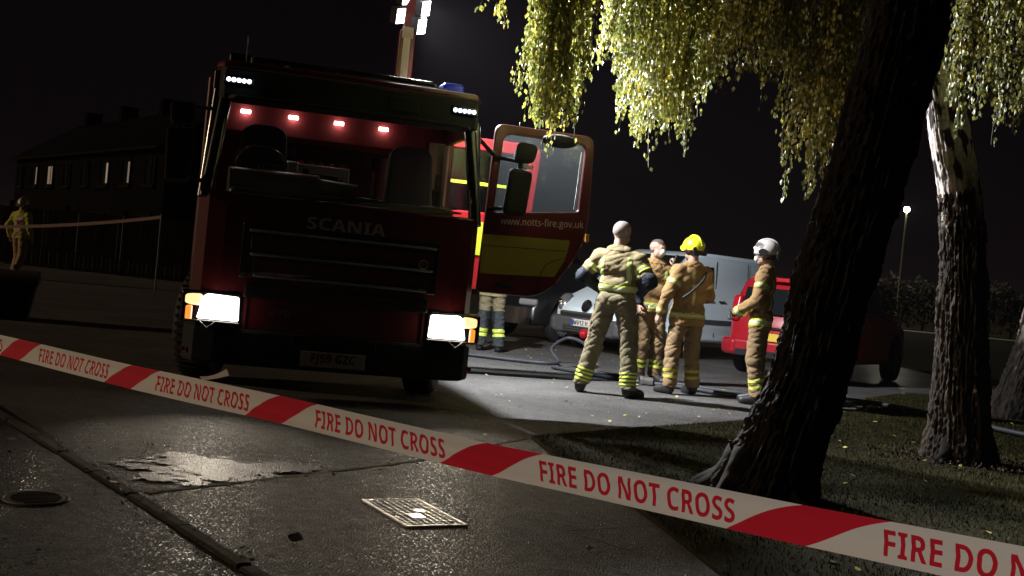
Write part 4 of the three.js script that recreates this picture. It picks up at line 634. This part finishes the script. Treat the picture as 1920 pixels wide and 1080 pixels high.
// ---------------------------------------------------------------- trees
function trunkGeo(path, radii, seg, around, depth, tone, fs = 1) { // a leaning trunk whose bark is split by upright furrows
  const c = new THREE.CatmullRomCurve3(path.map((p) => V(...p))), P = [], C = [], I = [], T = path.length - 1;
  for (let j = 0; j <= seg; j++) {
    const t = j / seg, o = c.getPoint(t), tg = c.getTangent(t), u = V(1, 0, 0).addScaledVector(tg, -tg.x).normalize(), w = V().crossVectors(u, tg).normalize(), q = t * T, i0 = Math.min(T - 1, Math.floor(q)), R = lerp(radii[i0], radii[i0 + 1], q - i0);
    for (let i = 0; i <= around; i++) {
      const a = (i % around) / around * 6.28319, cx = Math.cos(a), sy = Math.sin(a), y = o.y;
      const warp = noise.noise(cx * 2, y * 3, sy * 2) * .8, rid = noise.noise(cx * 9 * fs + warp, y * 1.9 * fs + warp, sy * 9 * fs + 5) + .55 * noise.noise(cx * 19 * fs, y * 4.6 * fs + warp * 2, sy * 19 * fs) + .3 * noise.noise(cx * 40, y * 22, sy * 40), ridge = clamp(1 - Math.abs(rid) * 2.3, -1, 1);
      const d = depth(y), flare = 1 + .12 * Math.cos(a * 3 + 1) * Math.max(0, 1 - y / .6) + .06 * noise.noise(cx * 1.5, y, sy * 1.5 + 3), r = R * flare - d * ridge + d * .35 * noise.noise(cx * 14, y * 30, sy * 14);
      P.push(o.x + u.x * cx * r + w.x * sy * r, o.y + u.y * cx * r + w.y * sy * r, o.z + u.z * cx * r + w.z * sy * r); C.push(...tone(y, ridge, cx, sy));
    }
  }
  const n = around + 1; for (let j = 0; j < seg; j++) for (let i = 0; i < around; i++) { const k = j * n + i; I.push(k, k + 1, k + n, k + 1, k + n + 1, k + n); }
  const g = new THREE.BufferGeometry(); g.setAttribute('position', new THREE.Float32BufferAttribute(P, 3)); g.setAttribute('color', new THREE.Float32BufferAttribute(C, 3)); g.setIndex(I); g.computeVertexNormals(); return g;
}
const bark = new THREE.MeshPhysicalMaterial({ specularIntensity: .2, color: col(1, 1, 1), roughness: .85, vertexColors: true, side: THREE.DoubleSide });
const darkBark = (y, r, cx, sy) => { const k = .6 + .5 * noise.noise(cx * 8, y * 9, sy * 8) - .5 * Math.max(0, r); return [.018 * k + .001, .0135 * k + .001, .0105 * k + .001]; };
const leafGeo = (() => { const b = new THREE.BufferGeometry(); b.setAttribute('position', new THREE.Float32BufferAttribute([0, 0, 0, .36, -.4, .06, 0, -.45, -.03, 0, 0, 0, 0, -.45, -.03, -.36, -.4, .06, .36, -.4, .06, .12, -.8, .0, 0, -.45, -.03, -.36, -.4, .06, 0, -.45, -.03, -.12, -.8, 0, .12, -.8, 0, 0, -1, .1, 0, -.45, -.03, -.12, -.8, 0, 0, -.45, -.03, 0, -1, .1], 3)); b.computeVertexNormals(); return b; })();
const leafMat = new THREE.MeshPhysicalMaterial({ color: col(1, 1, 1), roughness: .62, transmission: .5, thickness: 0, side: THREE.DoubleSide });
const twigMat = std([.05, .032, .025], .8);
function crown(tree, strands, density, spread, big, warm) { // hanging twigs with small leaves all along them
  const leaves = [], tw = [], q = new THREE.Object3D();
  strands.forEach(([x, z, y0, y1, few], si) => {
    const bx = rr(-.12, .12), bz = rr(-.12, .12), L = y0 - y1, at = (t) => [x + bx * t * t + .02 * Math.sin(t * 9 + si), y0 - L * t, z + bz * t * t + .02 * Math.cos(t * 8 + si)];
    tw.push(tube([0, .33, .66, 1].map(at), .0028, 6, 3));
    const n = Math.round(L * density * (few ?? 1)), tint = noise.noise(x * 1.6, y1 * 1.2, z * 1.6);
    for (let i = 0; i < n; i++) {
      const t = Math.pow((i + rnd()) / n, .9), p = at(t), w = spread * (1.05 - t * .6), hue = rnd() + tint * .4 * warm;
      const k = rr(.7, 1.2), c = hue > 1.08 ? [.6 * k, .31 * k, .045 * k] : hue > .68 ? [.54 * k, .47 * k, .085 * k] : hue > .3 ? [.37 * k, .38 * k, .1 * k] : [.24 * k, .27 * k, .085 * k];
      leaves.push([p[0] + rr(-w, w), p[1] + rr(-.02, .02), p[2] + rr(-w, w), rr(-.45, .45), rr(0, 6.28), rr(-.4, .4), rr(.026, .046), c, t]);
    }
  });
  const cg = new THREE.Group(); cg.name = 'crown'; tree.add(cg);
  const tm = obj('twig', tw, twigMat, cg); tm.userData.kind = 'stuff';
  leaves.sort((a, b) => b[6] * (1 + b[8] * .3) - a[6] * (1 + a[8] * .3));
  const mats = [0, 1, 2, 3].map((i) => { const m = leafMat.clone(); m.color.setRGB(...[[.62, .34, .07], [.56, .53, .15], [.4, .43, .16], [.27, .32, .13]][i]); return m; });
  const set = (o, l) => { o.position.set(l[0], l[1], l[2]); o.rotation.set(l[3], l[4], l[5]); o.scale.setScalar(l[6] * 1.15); };
  leaves.slice(0, big).forEach((l) => { const o = new THREE.Mesh(leafGeo, mats[l[7][1] < l[7][0] * .6 ? 0 : l[7][0] > l[7][1] ? 1 : l[7][1] > .35 ? 2 : 3]); o.name = 'leaf'; o.castShadow = o.receiveShadow = true; set(o, l); cg.add(o); });
  const rest = leaves.slice(big), im = new THREE.InstancedMesh(leafGeo, leafMat, rest.length), c = new THREE.Color();
  rest.forEach((l, i) => { set(q, l); q.updateMatrix(); im.setMatrixAt(i, q.matrix); im.setColorAt(i, c.setRGB(...l[7])); });
  im.name = 'foliage'; im.castShadow = im.receiveShadow = true; im.userData.kind = 'stuff'; cg.add(im);
  return cg;
}
const profileAt = (prof, x) => { for (let i = 0; i + 1 < prof.length; i++) if (x <= prof[i + 1][0]) return lerp(prof[i][1], prof[i + 1][1], clamp((x - prof[i][0]) / (prof[i + 1][0] - prof[i][0]), 0, 1)); return prof[prof.length - 1][1]; };
function hang(prof, x0, x1, z, dz, n, top, gap) { // strands that end along a wavy lower line
  const out = []; while (out.length < n) { const x = rr(x0, x1), b = profileAt(prof, x); if (rnd() < clamp((b - gap) * 1.6, 0, .95)) continue; const e = rnd(); out.push([x, z + rr(-dz, dz), top + rr(-.2, .25), b + (e < .08 ? -rr(.05, .22) : e < .4 ? rr(-.02, .08) : rr(0, 1) ** 1.5 * (top - b) * .75), e < .08 ? .35 : 1]); } return out;
}
{ // leaning birch in front
  const t = thing('birch_tree', 'big birch with a dark leaning furrowed trunk and long lit hanging twigs', 'tree');
  obj('trunk', trunkGeo([[1.6, -.06, -7.05], [1.69, .3, -7.02], [1.81, .8, -7], [1.91, 1.36, -7], [2.06, 2.1, -7], [2.16, 2.74, -7], [2.22, 3.3, -7], [2.2, 4.1, -7.05], [2.1, 5.2, -7.2]], [.33, .255, .222, .225, .232, .235, .23, .19, .15], 300, 180, (y) => .026, darkBark), bark, t);
  for (const [x, z, x2, z2] of [[1.38, -7.2, 1.18, -7.35], [1.4, -6.9, 1.22, -6.7], [1.75, -6.8, 1.92, -6.62]]) obj('root', put(trunkGeo([[(x + 1.62) / 2, .25, (z - 7.05) / 2], [x, .09, z], [x2, -.03, z2]], [.13, .085, .03], 24, 24, () => .014, darkBark)), bark, t);
  const br = (pts, r0, r1) => obj('branch', trunkGeo(pts, pts.map((_, i) => lerp(r0, r1, i / (pts.length - 1))), 30, 12, () => .006, darkBark), bark, t);
  br([[2.2, 3.6, -7], [1.7, 4.2, -7.3], [1.0, 4.6, -8.3], [.2, 4.75, -9.3], [-.5, 4.45, -9.8]], .12, .02); br([[2.2, 3.9, -7], [1.9, 4.4, -7.8], [1.6, 4.8, -8.9], [1.2, 4.8, -9.8]], .09, .02); br([[2.2, 4.2, -7.05], [2.4, 4.7, -7.8], [2.5, 4.9, -8.6], [2.1, 4.7, -9.2]], .08, .02);
  const prof = [[-.38, 2.95], [-.33, 2.88], [-.26, 2.95], [-.2, 3.3], [-.14, 3.1], [-.08, 2.55], [.05, 2.32], [.17, 2.22], [.28, 2.33], [.36, 2.75], [.4, 3.2], [.46, 3.05], [.52, 2.72], [.6, 2.62], [.68, 2.36], [.76, 2.14], [.84, 2.36], [.95, 2.3], [1.03, 2.25], [1.1, 2.48], [1.2, 2.62], [1.3, 2.72], [1.38, 3.0], [1.46, 2.95], [1.53, 2.72], [1.62, 2.66], [1.7, 2.8], [1.76, 2.55], [1.82, 2.15], [1.9, 1.9], [1.99, 2.2], [2.1, 2.25], [2.2, 2.3], [2.3, 2.7]];
  const far = (k, L) => L.map(([x, z, y0, y1, f]) => [x * k, z * k, 1.25 + (y0 - 1.25) * k, 1.25 + (y1 - 1.25) * k, f]); // set farther back or nearer, of the same apparent size
  crown(t, [...far(1.2, hang(prof, -.03, .33, -8, .22, 135, 3.7, 2.6)), ...far(1.22, hang(prof, .47, 1.34, -8.0, .35, 210, 3.7, 2.75)), ...far(1.12, hang(prof, 1.3, 2.35, -8, .35, 190, 3.7, 2.75)), ...far(1.2, hang(prof, -.34, -.27, -8, .1, 8, 3.6, 3.4))], 60, .06, 300, 1);
}
const white = (lo, hi) => (y, r, cx, sy) => { // white bark above, dark cork below, scars between
  const n = noise.noise(cx * 1.8 + 4, y * 2.2, sy * 1.8) + .5 * noise.noise(cx * 4, y * 7, sy * 4 + 8), w = clamp((y - lo) / (hi - lo) + n * .9, 0, 1), q = noise.noise(cx * 2.2, y * 5.5, sy * 2.2 + 9) + .4 * noise.noise(cx * 6, y * 11, sy * 6), scar = q > .13 ? .07 : q > .06 ? .4 : 1, len = noise.noise(cx * 3, y * 55, sy * 3) > .3 ? .5 : .75 + .35 * noise.noise(cx * 9, y * 14, sy * 9), d = darkBark(y, r, cx, sy), k = scar * len;
  return [lerp(d[0] * 3, .66 * k, w), lerp(d[1] * 3, .58 * k, w), lerp(d[2] * 3, .53 * k, w)];
};
{ // white barked birch on the right
  const t = thing('birch_tree', 'birch with white scarred bark above a dark split base, right of the leaning trunk', 'tree');
  const wt = white(2.0, 2.3), pale = (y, cx, sy) => sy > 0 && y > .1 && y < .64 ? clamp(1.6 - Math.abs(cx - .18 - .16 * Math.sin((y - .15) * 6.5)) / .07, 0, 1) : sy > 0 && y > .42 && y < .66 ? clamp(1.5 - Math.abs(cx + .42) / .06, 0, 1) : 0, tone = (y, r, cx, sy) => { const p = pale(y, cx, sy), t = wt(y, r, cx, sy); return [lerp(t[0], .34, p), lerp(t[1], .25, p), lerp(t[2], .21, p)]; };
  obj('trunk', trunkGeo([[3.75, -.06, -9.5], [3.72, .3, -9.5], [3.68, .75, -9.5], [3.62, 1.6, -9.5], [3.55, 2.1, -9.5], [3.42, 2.6, -9.5], [3.28, 3.05, -9.45], [3.15, 3.5, -9.4], [3.0, 4.6, -9.4]], [.32, .245, .215, .175, .17, .165, .14, .12, .09], 300, 150, (y) => y > 2.2 ? .006 : .022, tone), bark, t);
  for (const [x, z, x2, z2] of [[3.55, -9.3, 3.35, -9.15], [3.9, -9.3, 4.05, -9.15]]) obj('root', trunkGeo([[(x + 3.74) / 2, .22, (z - 9.5) / 2], [x, .07, z], [x2, -.03, z2]], [.11, .07, .03], 20, 20, () => .012, darkBark), bark, t);
  for (const pts of [[[3.1, 3.7, -9.4], [3.5, 4.3, -9.3], [3.9, 4.5, -9.2], [4.4, 4.2, -9.1]], [[3.05, 4.0, -9.4], [2.7, 4.5, -9.6], [2.3, 4.6, -9.9]]]) obj('branch', trunkGeo(pts, pts.map((_, i) => .07 - .015 * i), 24, 10, () => .004, darkBark), bark, t);
  const prof = [[2.9, 3.2], [3.15, 3.0], [3.35, 2.75], [3.47, 2.62], [3.58, 2.9], [3.7, 2.8], [3.78, 2.7], [3.9, 2.9], [4.2, 2.8], [4.5, 3.2]];
  crown(t, hang(prof, 3.1, 4.4, -9.0, .35, 110, 4.1, 2.9), 52, .065, 200, .3);
}
{ // third birch, half out of the picture
  const t = thing('birch_tree', 'birch trunk half cut by the right edge of the picture', 'tree');
  obj('trunk', trunkGeo([[6.05, -.06, -14], [6.12, .4, -14], [6.24, 1.0, -14], [6.4, 2, -14], [6.45, 3.4, -14], [6.4, 5.4, -14]], [.32, .2, .175, .16, .14, .1], 160, 90, () => .018, white(.9, 1.6)), bark, t);
  crown(t, hang([[5.8, 3.6], [6.4, 3.2], [7.2, 3.5]], 5.8, 7.2, -14, .6, 40, 5.2, 9), 40, .1, 40, .3);
}
{ // bare earth and litter at the foot of the white birch
  scatter('soil_litter', leafShape, phys([1, 1, 1], .9, { specularIntensity: .1 }), 500, (m, c) => { const a = rr(0, 6.28), r = .3 + .28 * rnd() ** .8; m.position.set(3.72 + Math.cos(a) * r * 1.25, .055 + rr(0, .03), -9.45 + Math.sin(a) * r); m.rotation.set(rr(-2, 0), rr(0, 6), rr(0, 6)); m.scale.setScalar(rr(.012, .035)); const k = rr(.3, 1); c.setRGB(.05 * k, .034 * k, .026 * k); }, 'dark earth and leaf litter round the foot of the white barked birch', 'litter');
}
// ---------------------------------------------------------------- hoses, lamp, far things
const hoseM = std([.035, .037, .045], .6);
tag(obj('fire_hose', tube([[-2.6, .03, -16.4], [-.5, .03, -16.1], [.1, .03, -15.9], [.55, .04, -15.75], [.72, .05, -15.9], [.62, .2, -16.2], [.86, .36, -16.5], [1.12, .28, -16.2], [1.05, .06, -15.7], [.85, .04, -15.2], [1.5, .03, -14.85], [2.2, .03, -14.4], [3.0, .03, -14.0], [4.2, .06, -14.1], [4.85, .08, -12.9], [5.3, .08, -11.6], [6.6, .08, -10.4]], .026, 260, 8), hoseM), 'dark fire hose with a raised loop running across the road and onto the grass', 'hose');
tag(obj('fire_hose', tube([[.62, .03, -15.3], [.95, .03, -14.9], [1.35, .03, -14.45], [1.8, .03, -14.2], [2.3, .03, -13.95], [2.6, .035, -13.6], [3.4, .03, -13.5], [4.3, .06, -13.9]], .026, 120, 8), hoseM), 'second dark hose lying behind the feet of the firefighters', 'hose');
{ const c = obj('hose_coupling', [cyl(.05, .05, .16, 1.72, .05, -14.2, 0, 0, Math.PI / 2), cyl(.06, .06, .04, 1.66, .05, -14.2, 0, 0, Math.PI / 2)], M.steel); tag(c, 'metal hose coupling lying behind the bareheaded firefighter', 'coupling'); }
{ // street lamp far off
  const l = thing('street_lamp', 'lit street lamp on a slim post far behind the trees', 'street lamp', [20.2, 0, -61.5]);
  obj('post', [bar([0, 0, 0], [0, 6.2, 0], .075, 12, .045), cyl(.1, .1, 1.2, 0, .6, 0)], std([.1, .13, .08], .6), l);
  obj('lamp_cap', cyl(.05, .1, .08, 0, 6.44, 0), M.grey, l); obj('lamp_globe', put(new THREE.SphereGeometry(.16, 18, 14), 0, 6.28, 0), glow([1, .98, .8], 25), l);
  point(l, [0, 6.28, 0], 55, [1, .95, .75], 5);
}
function hedge(name, label, x0, x1, z, h, n, c0) { const t = thing(name, label, 'hedge'); const st = []; for (let i = 0; i < 14; i++) { const x = lerp(x0, x1, (i + .5) / 14); st.push(bar([x, 0, z], [x + rr(-.5, .5), h * .8, z + rr(-.4, .4)], .06, 6, .02)); } obj('stem', st, twigMat, t).userData.kind = 'stuff';
  scatter('foliage', leafShape, std([1, 1, 1], .8), n, (m, c) => { const x = rr(x0, x1), top = h * (.75 + .3 * noise.noise(x * .7, 2, z) + .2 * noise.noise(x * 2.2, 5, z)); m.position.set(x, top * Math.sqrt(rnd()), z + rr(-.9, .9)); m.rotation.set(rr(0, 6), rr(0, 6), rr(0, 6)); m.scale.setScalar(rr(.12, .28)); const k = rr(.5, 1.2); c.setRGB(.012 * k, .013 * k, .005 * k); }, null, null, t); }
hedge('hedge', 'dim ragged hedge behind the street lamp on the far right', 17, 34, -64, 3.3, 9000); hedge('hedge', 'dark hedge closing the road behind the parked van and cars', -3, 17, -52, 2.6, 6000);
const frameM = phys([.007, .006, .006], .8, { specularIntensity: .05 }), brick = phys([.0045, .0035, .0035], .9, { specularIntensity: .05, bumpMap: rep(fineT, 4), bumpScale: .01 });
[['far terraced house with a pale slit of window light, at the left edge', 0], ['terraced house with a pale curtained upper window above the far firefighter', 1], ['terraced house whose upper window shows a bright slice of light', 2], ['dark terraced house nearest the fire engine, its upper window barely lit', 3]].forEach(([label, i]) => {
  const d = [.591, .807], s0 = -2.5 + i * 6.6, ax = -29.5 + d[0] * s0, az = -70 + d[1] * s0, h = thing('terraced_house', label, 'house', [ax, 0, az], -Math.atan2(d[1], d[0]), 'terraced houses across the road');
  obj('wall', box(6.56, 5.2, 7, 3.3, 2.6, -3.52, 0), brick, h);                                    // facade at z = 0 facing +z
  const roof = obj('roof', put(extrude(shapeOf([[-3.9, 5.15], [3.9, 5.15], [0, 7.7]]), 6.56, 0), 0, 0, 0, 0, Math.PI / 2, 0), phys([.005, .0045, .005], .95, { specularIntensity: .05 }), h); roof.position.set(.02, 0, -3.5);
  const chim = obj('chimney', box(.6, 1.5, .9, 3.1, 7.6, 0, .02), brick, roof);
  obj('gutter', box(6.5, .12, .12, 3.3, 5.1, .4, .02), phys([.01, .009, .009], .9, { specularIntensity: .05 }), h);
  for (const [x, y, w, hh] of [[1.5, 4.1, 1.2, 1.2], [4.8, 4.1, 1.3, 1.2], [4.4, 1.5, 1.9, 1.3]]) {
    const f = obj('window', [box(w, .08, .1, x, y + hh / 2, .02, 0), box(w, .08, .1, x, y - hh / 2, .02, 0), box(.08, hh, .12, x - w / 2, y, .02, 0), box(.08, hh, .12, x + w / 2, y, .02, 0), box(.06, hh, .08, x + w * .12, y, .02, 0)], frameM, h);
    obj('pane', box(w - .08, hh - .08, .02, x, y, .015, 0), darkGlass, f); obj('sill', box(w + .2, .08, .2, x, y - hh / 2 - .09, .06, 0), phys([.012, .011, .01], .8, { specularIntensity: .05 }), f);
    const lit = (i === 1 && x < 2) || (i === 2 && x > 4 && y > 3) || (i === 0 && x > 4 && y > 3) || (i === 3 && y > 3 && x < 2); if (lit) obj('lit_window_curtain', box(w * (i === 1 ? .8 : .28), hh * .82, .01, x + (i === 1 ? 0 : w * .28), y, .035, 0), glow([1, .75, .55], [.03, .035, .1, .025][i]), f);
  }
  obj('door', box(.9, 2, .06, 1.4, 1.05, .02, .01), phys([.1, .1, .1], .6, { specularIntensity: .05 }), h);
});
{ // close boarded fence and gate posts on the left, tape strung before it
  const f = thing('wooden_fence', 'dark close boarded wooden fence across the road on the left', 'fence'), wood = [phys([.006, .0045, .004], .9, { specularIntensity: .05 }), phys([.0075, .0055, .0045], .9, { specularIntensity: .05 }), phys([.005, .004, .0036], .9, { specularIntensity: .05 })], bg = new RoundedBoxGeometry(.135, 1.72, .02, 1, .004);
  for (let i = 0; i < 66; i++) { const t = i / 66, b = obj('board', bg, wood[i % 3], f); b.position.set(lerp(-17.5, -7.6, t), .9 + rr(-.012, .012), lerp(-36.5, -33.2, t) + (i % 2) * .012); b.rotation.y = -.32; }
  for (let i = 0; i < 6; i++) { const t = i / 5, b = obj('post', box(.1, 1.95, .1, lerp(-17.5, -7.6, t), .97, lerp(-36.6, -33.3, t) - .08, .01), wood[0], f); }
  const bt = thing('cordon_tape', 'far strip of pale cordon tape strung along the fence on the left', 'tape'), g = new THREE.BufferGeometry(), p = [], ix = [];
  for (let i = 0; i <= 30; i++) { const t = i / 30, x = lerp(-12, -7.9, t), z = lerp(-26.3, -26, t), y = lerp(1.1, 1.68, t) - .25 * t * (1 - t); p.push(x, y + .036, z, x, y - .036, z + .01); if (i < 30) ix.push(i * 2, i * 2 + 1, i * 2 + 2, i * 2 + 1, i * 2 + 3, i * 2 + 2); }
  g.setAttribute('position', new THREE.Float32BufferAttribute(p, 3)); g.setIndex(ix); g.computeVertexNormals(); obj('strip', g, phys([.5, .36, .34], .4, { specularIntensity: .05 }), bt);
  obj('stake', bar([-7.88, 0, -26], [-7.88, 1.75, -26], .02), M.grey, bt);
}
{ // grit bin at the left edge
  const b = thing('grit_bin', 'low dark grit bin with a rounded lid at the left edge of the picture', 'bin', [-6.75, 0, -15.4], .35);
  obj('tub', extrude(shapeOf([[-.42, 0], [.42, 0], [.5, .45], [-.5, .45]]), .62, .03, -.31), std([.03, .03, .028], .6), b);
  obj('lid', put(extrude((() => { const s = new THREE.Shape(); s.moveTo(-.36, 0); s.quadraticCurveTo(-.3, .16, 0, .18); s.quadraticCurveTo(.3, .16, .36, 0); s.closePath(); return s; })(), 1.06, .02, -.53), 0, .46, 0, 0, Math.PI / 2, 0), std([.05, .048, .04], .45), b);
}
// ---------------------------------------------------------------- the cordon tape across the foreground
{
  const PER = .778, c = document.createElement('canvas'); c.width = 2048; c.height = 196; const x = c.getContext('2d');
  x.fillStyle = '#ece7e2'; x.fillRect(0, 0, 2048, 196); x.fillStyle = '#d91f3a';
  const bw = .165 / PER * 2048, sl = .16 / PER * 2048; // the red block, its lower end set back
  x.beginPath(); x.moveTo(1024 - bw / 2 - sl / 2, 196); x.bezierCurveTo(1024 - bw / 2 - sl * .2, 120, 1024 - bw / 2, 50, 1024 - bw / 2 + sl / 2, 0); x.lineTo(1024 + bw / 2 + sl / 2, 0); x.bezierCurveTo(1024 + bw / 2, 60, 1024 + bw / 2 - sl * .1, 120, 1024 + bw / 2 - sl / 2, 196); x.closePath(); x.fill();
  x.font = 'bold 168px sans-serif'; x.textBaseline = 'middle'; x.textAlign = 'center'; const Wt = x.measureText('FIRE DO NOT CROSS').width, want = 1290;
  for (const ox of [0, 2048]) { x.save(); x.translate(ox, 104); x.scale(want / Wt, 1); x.fillText('FIRE DO NOT CROSS', 0, 0); x.restore(); }
  const t = new THREE.CanvasTexture(c); t.colorSpace = THREE.SRGBColorSpace; t.wrapS = t.wrapT = THREE.RepeatWrapping; t.anisotropy = 8;
  const m = new THREE.MeshPhysicalMaterial({ map: t, roughness: .92, transmission: .35, thickness: 0, side: THREE.DoubleSide, specularIntensity: .6 });
  const A = [-3.0, .80, -5.36], D = [.737, .677], NS = 420, NW = 8, LEN = 6.9, p = [], uv = [], ix = [];
  const yAt = (px) => profileAt([[-3, .812], [-1.85, .8], [-1.16, .804], [-.59, .818], [0, .823], [.56, .843], [.84, .856], [2.2, .93]], px);
  for (let i = 0; i <= NS; i++) { const s = i / NS * LEN, X = A[0] + D[0] * s, Z = A[2] + D[1] * s, y = yAt(X);
    for (let j = 0; j <= NW; j++) { const v = j / NW, tw = .16 * Math.sin(s * 1.7 + .6), off = (v - .5) * .075, cr = .62 + .1 * Math.sin(s * .9), f = .004 * Math.sin(v * 7 + s * 3.1) * noise.noise(s * 1.1, v * 2, 1) * 2 + .035 * Math.max(0, v - cr) * (.6 + noise.noise(s * .8, 3, 3)) + .012 * Math.max(0, .18 - Math.abs(v - .33)) * (1 + 2 * noise.noise(s * 1.3, 7, 1)) ; p.push(X - D[1] * (off * tw + f), y + off * Math.cos(tw), Z + D[0] * (off * tw + f)); uv.push((s + .778 * .5 - .778 * 10 + .0) / PER, v); } }
  const s0 = Math.hypot(-.59 - A[0], -3.142 - A[2]); for (let k = 0; k < uv.length; k += 2) uv[k] = (Math.floor(k / 2 / (NW + 1)) / NS * LEN - s0) / PER + .5;
  for (let i = 0; i < NS; i++) for (let j = 0; j < NW; j++) { const k = i * (NW + 1) + j; ix.push(k, k + NW + 1, k + 1, k + 1, k + NW + 1, k + NW + 2); }
  const g = new THREE.BufferGeometry(); g.setAttribute('position', new THREE.Float32BufferAttribute(p, 3)); g.setAttribute('uv', new THREE.Float32BufferAttribute(uv, 2)); g.setIndex(ix); g.computeVertexNormals();
  const tp = thing('cordon_tape', 'red and white cordon tape printed FIRE DO NOT CROSS stretched across the foreground', 'tape'); obj('strip', g, m, tp);
  const fl = new THREE.BufferGeometry(), q = [], e = []; for (let i = 0; i <= 8; i++) { const u = i / 8; q.push(-.885 + .08 * u, .855 + .03 * u * u, -3.42 + .01 * u, -.875 + .08 * u, .845 + .022 * u * u + .012 * u * (1 - u), -3.415 + .012 * u); if (i < 8) e.push(i * 2, i * 2 + 1, i * 2 + 2, i * 2 + 1, i * 2 + 3, i * 2 + 2); }
  fl.setAttribute('position', new THREE.Float32BufferAttribute(q, 3)); fl.setIndex(e); fl.computeVertexNormals(); obj('loose_end', fl, std([.7, .64, .6], .5), tp);
}
scene.traverse((o) => { if (o.isMesh) o.castShadow = o.receiveShadow = true; });
renderer.render(scene, camera);
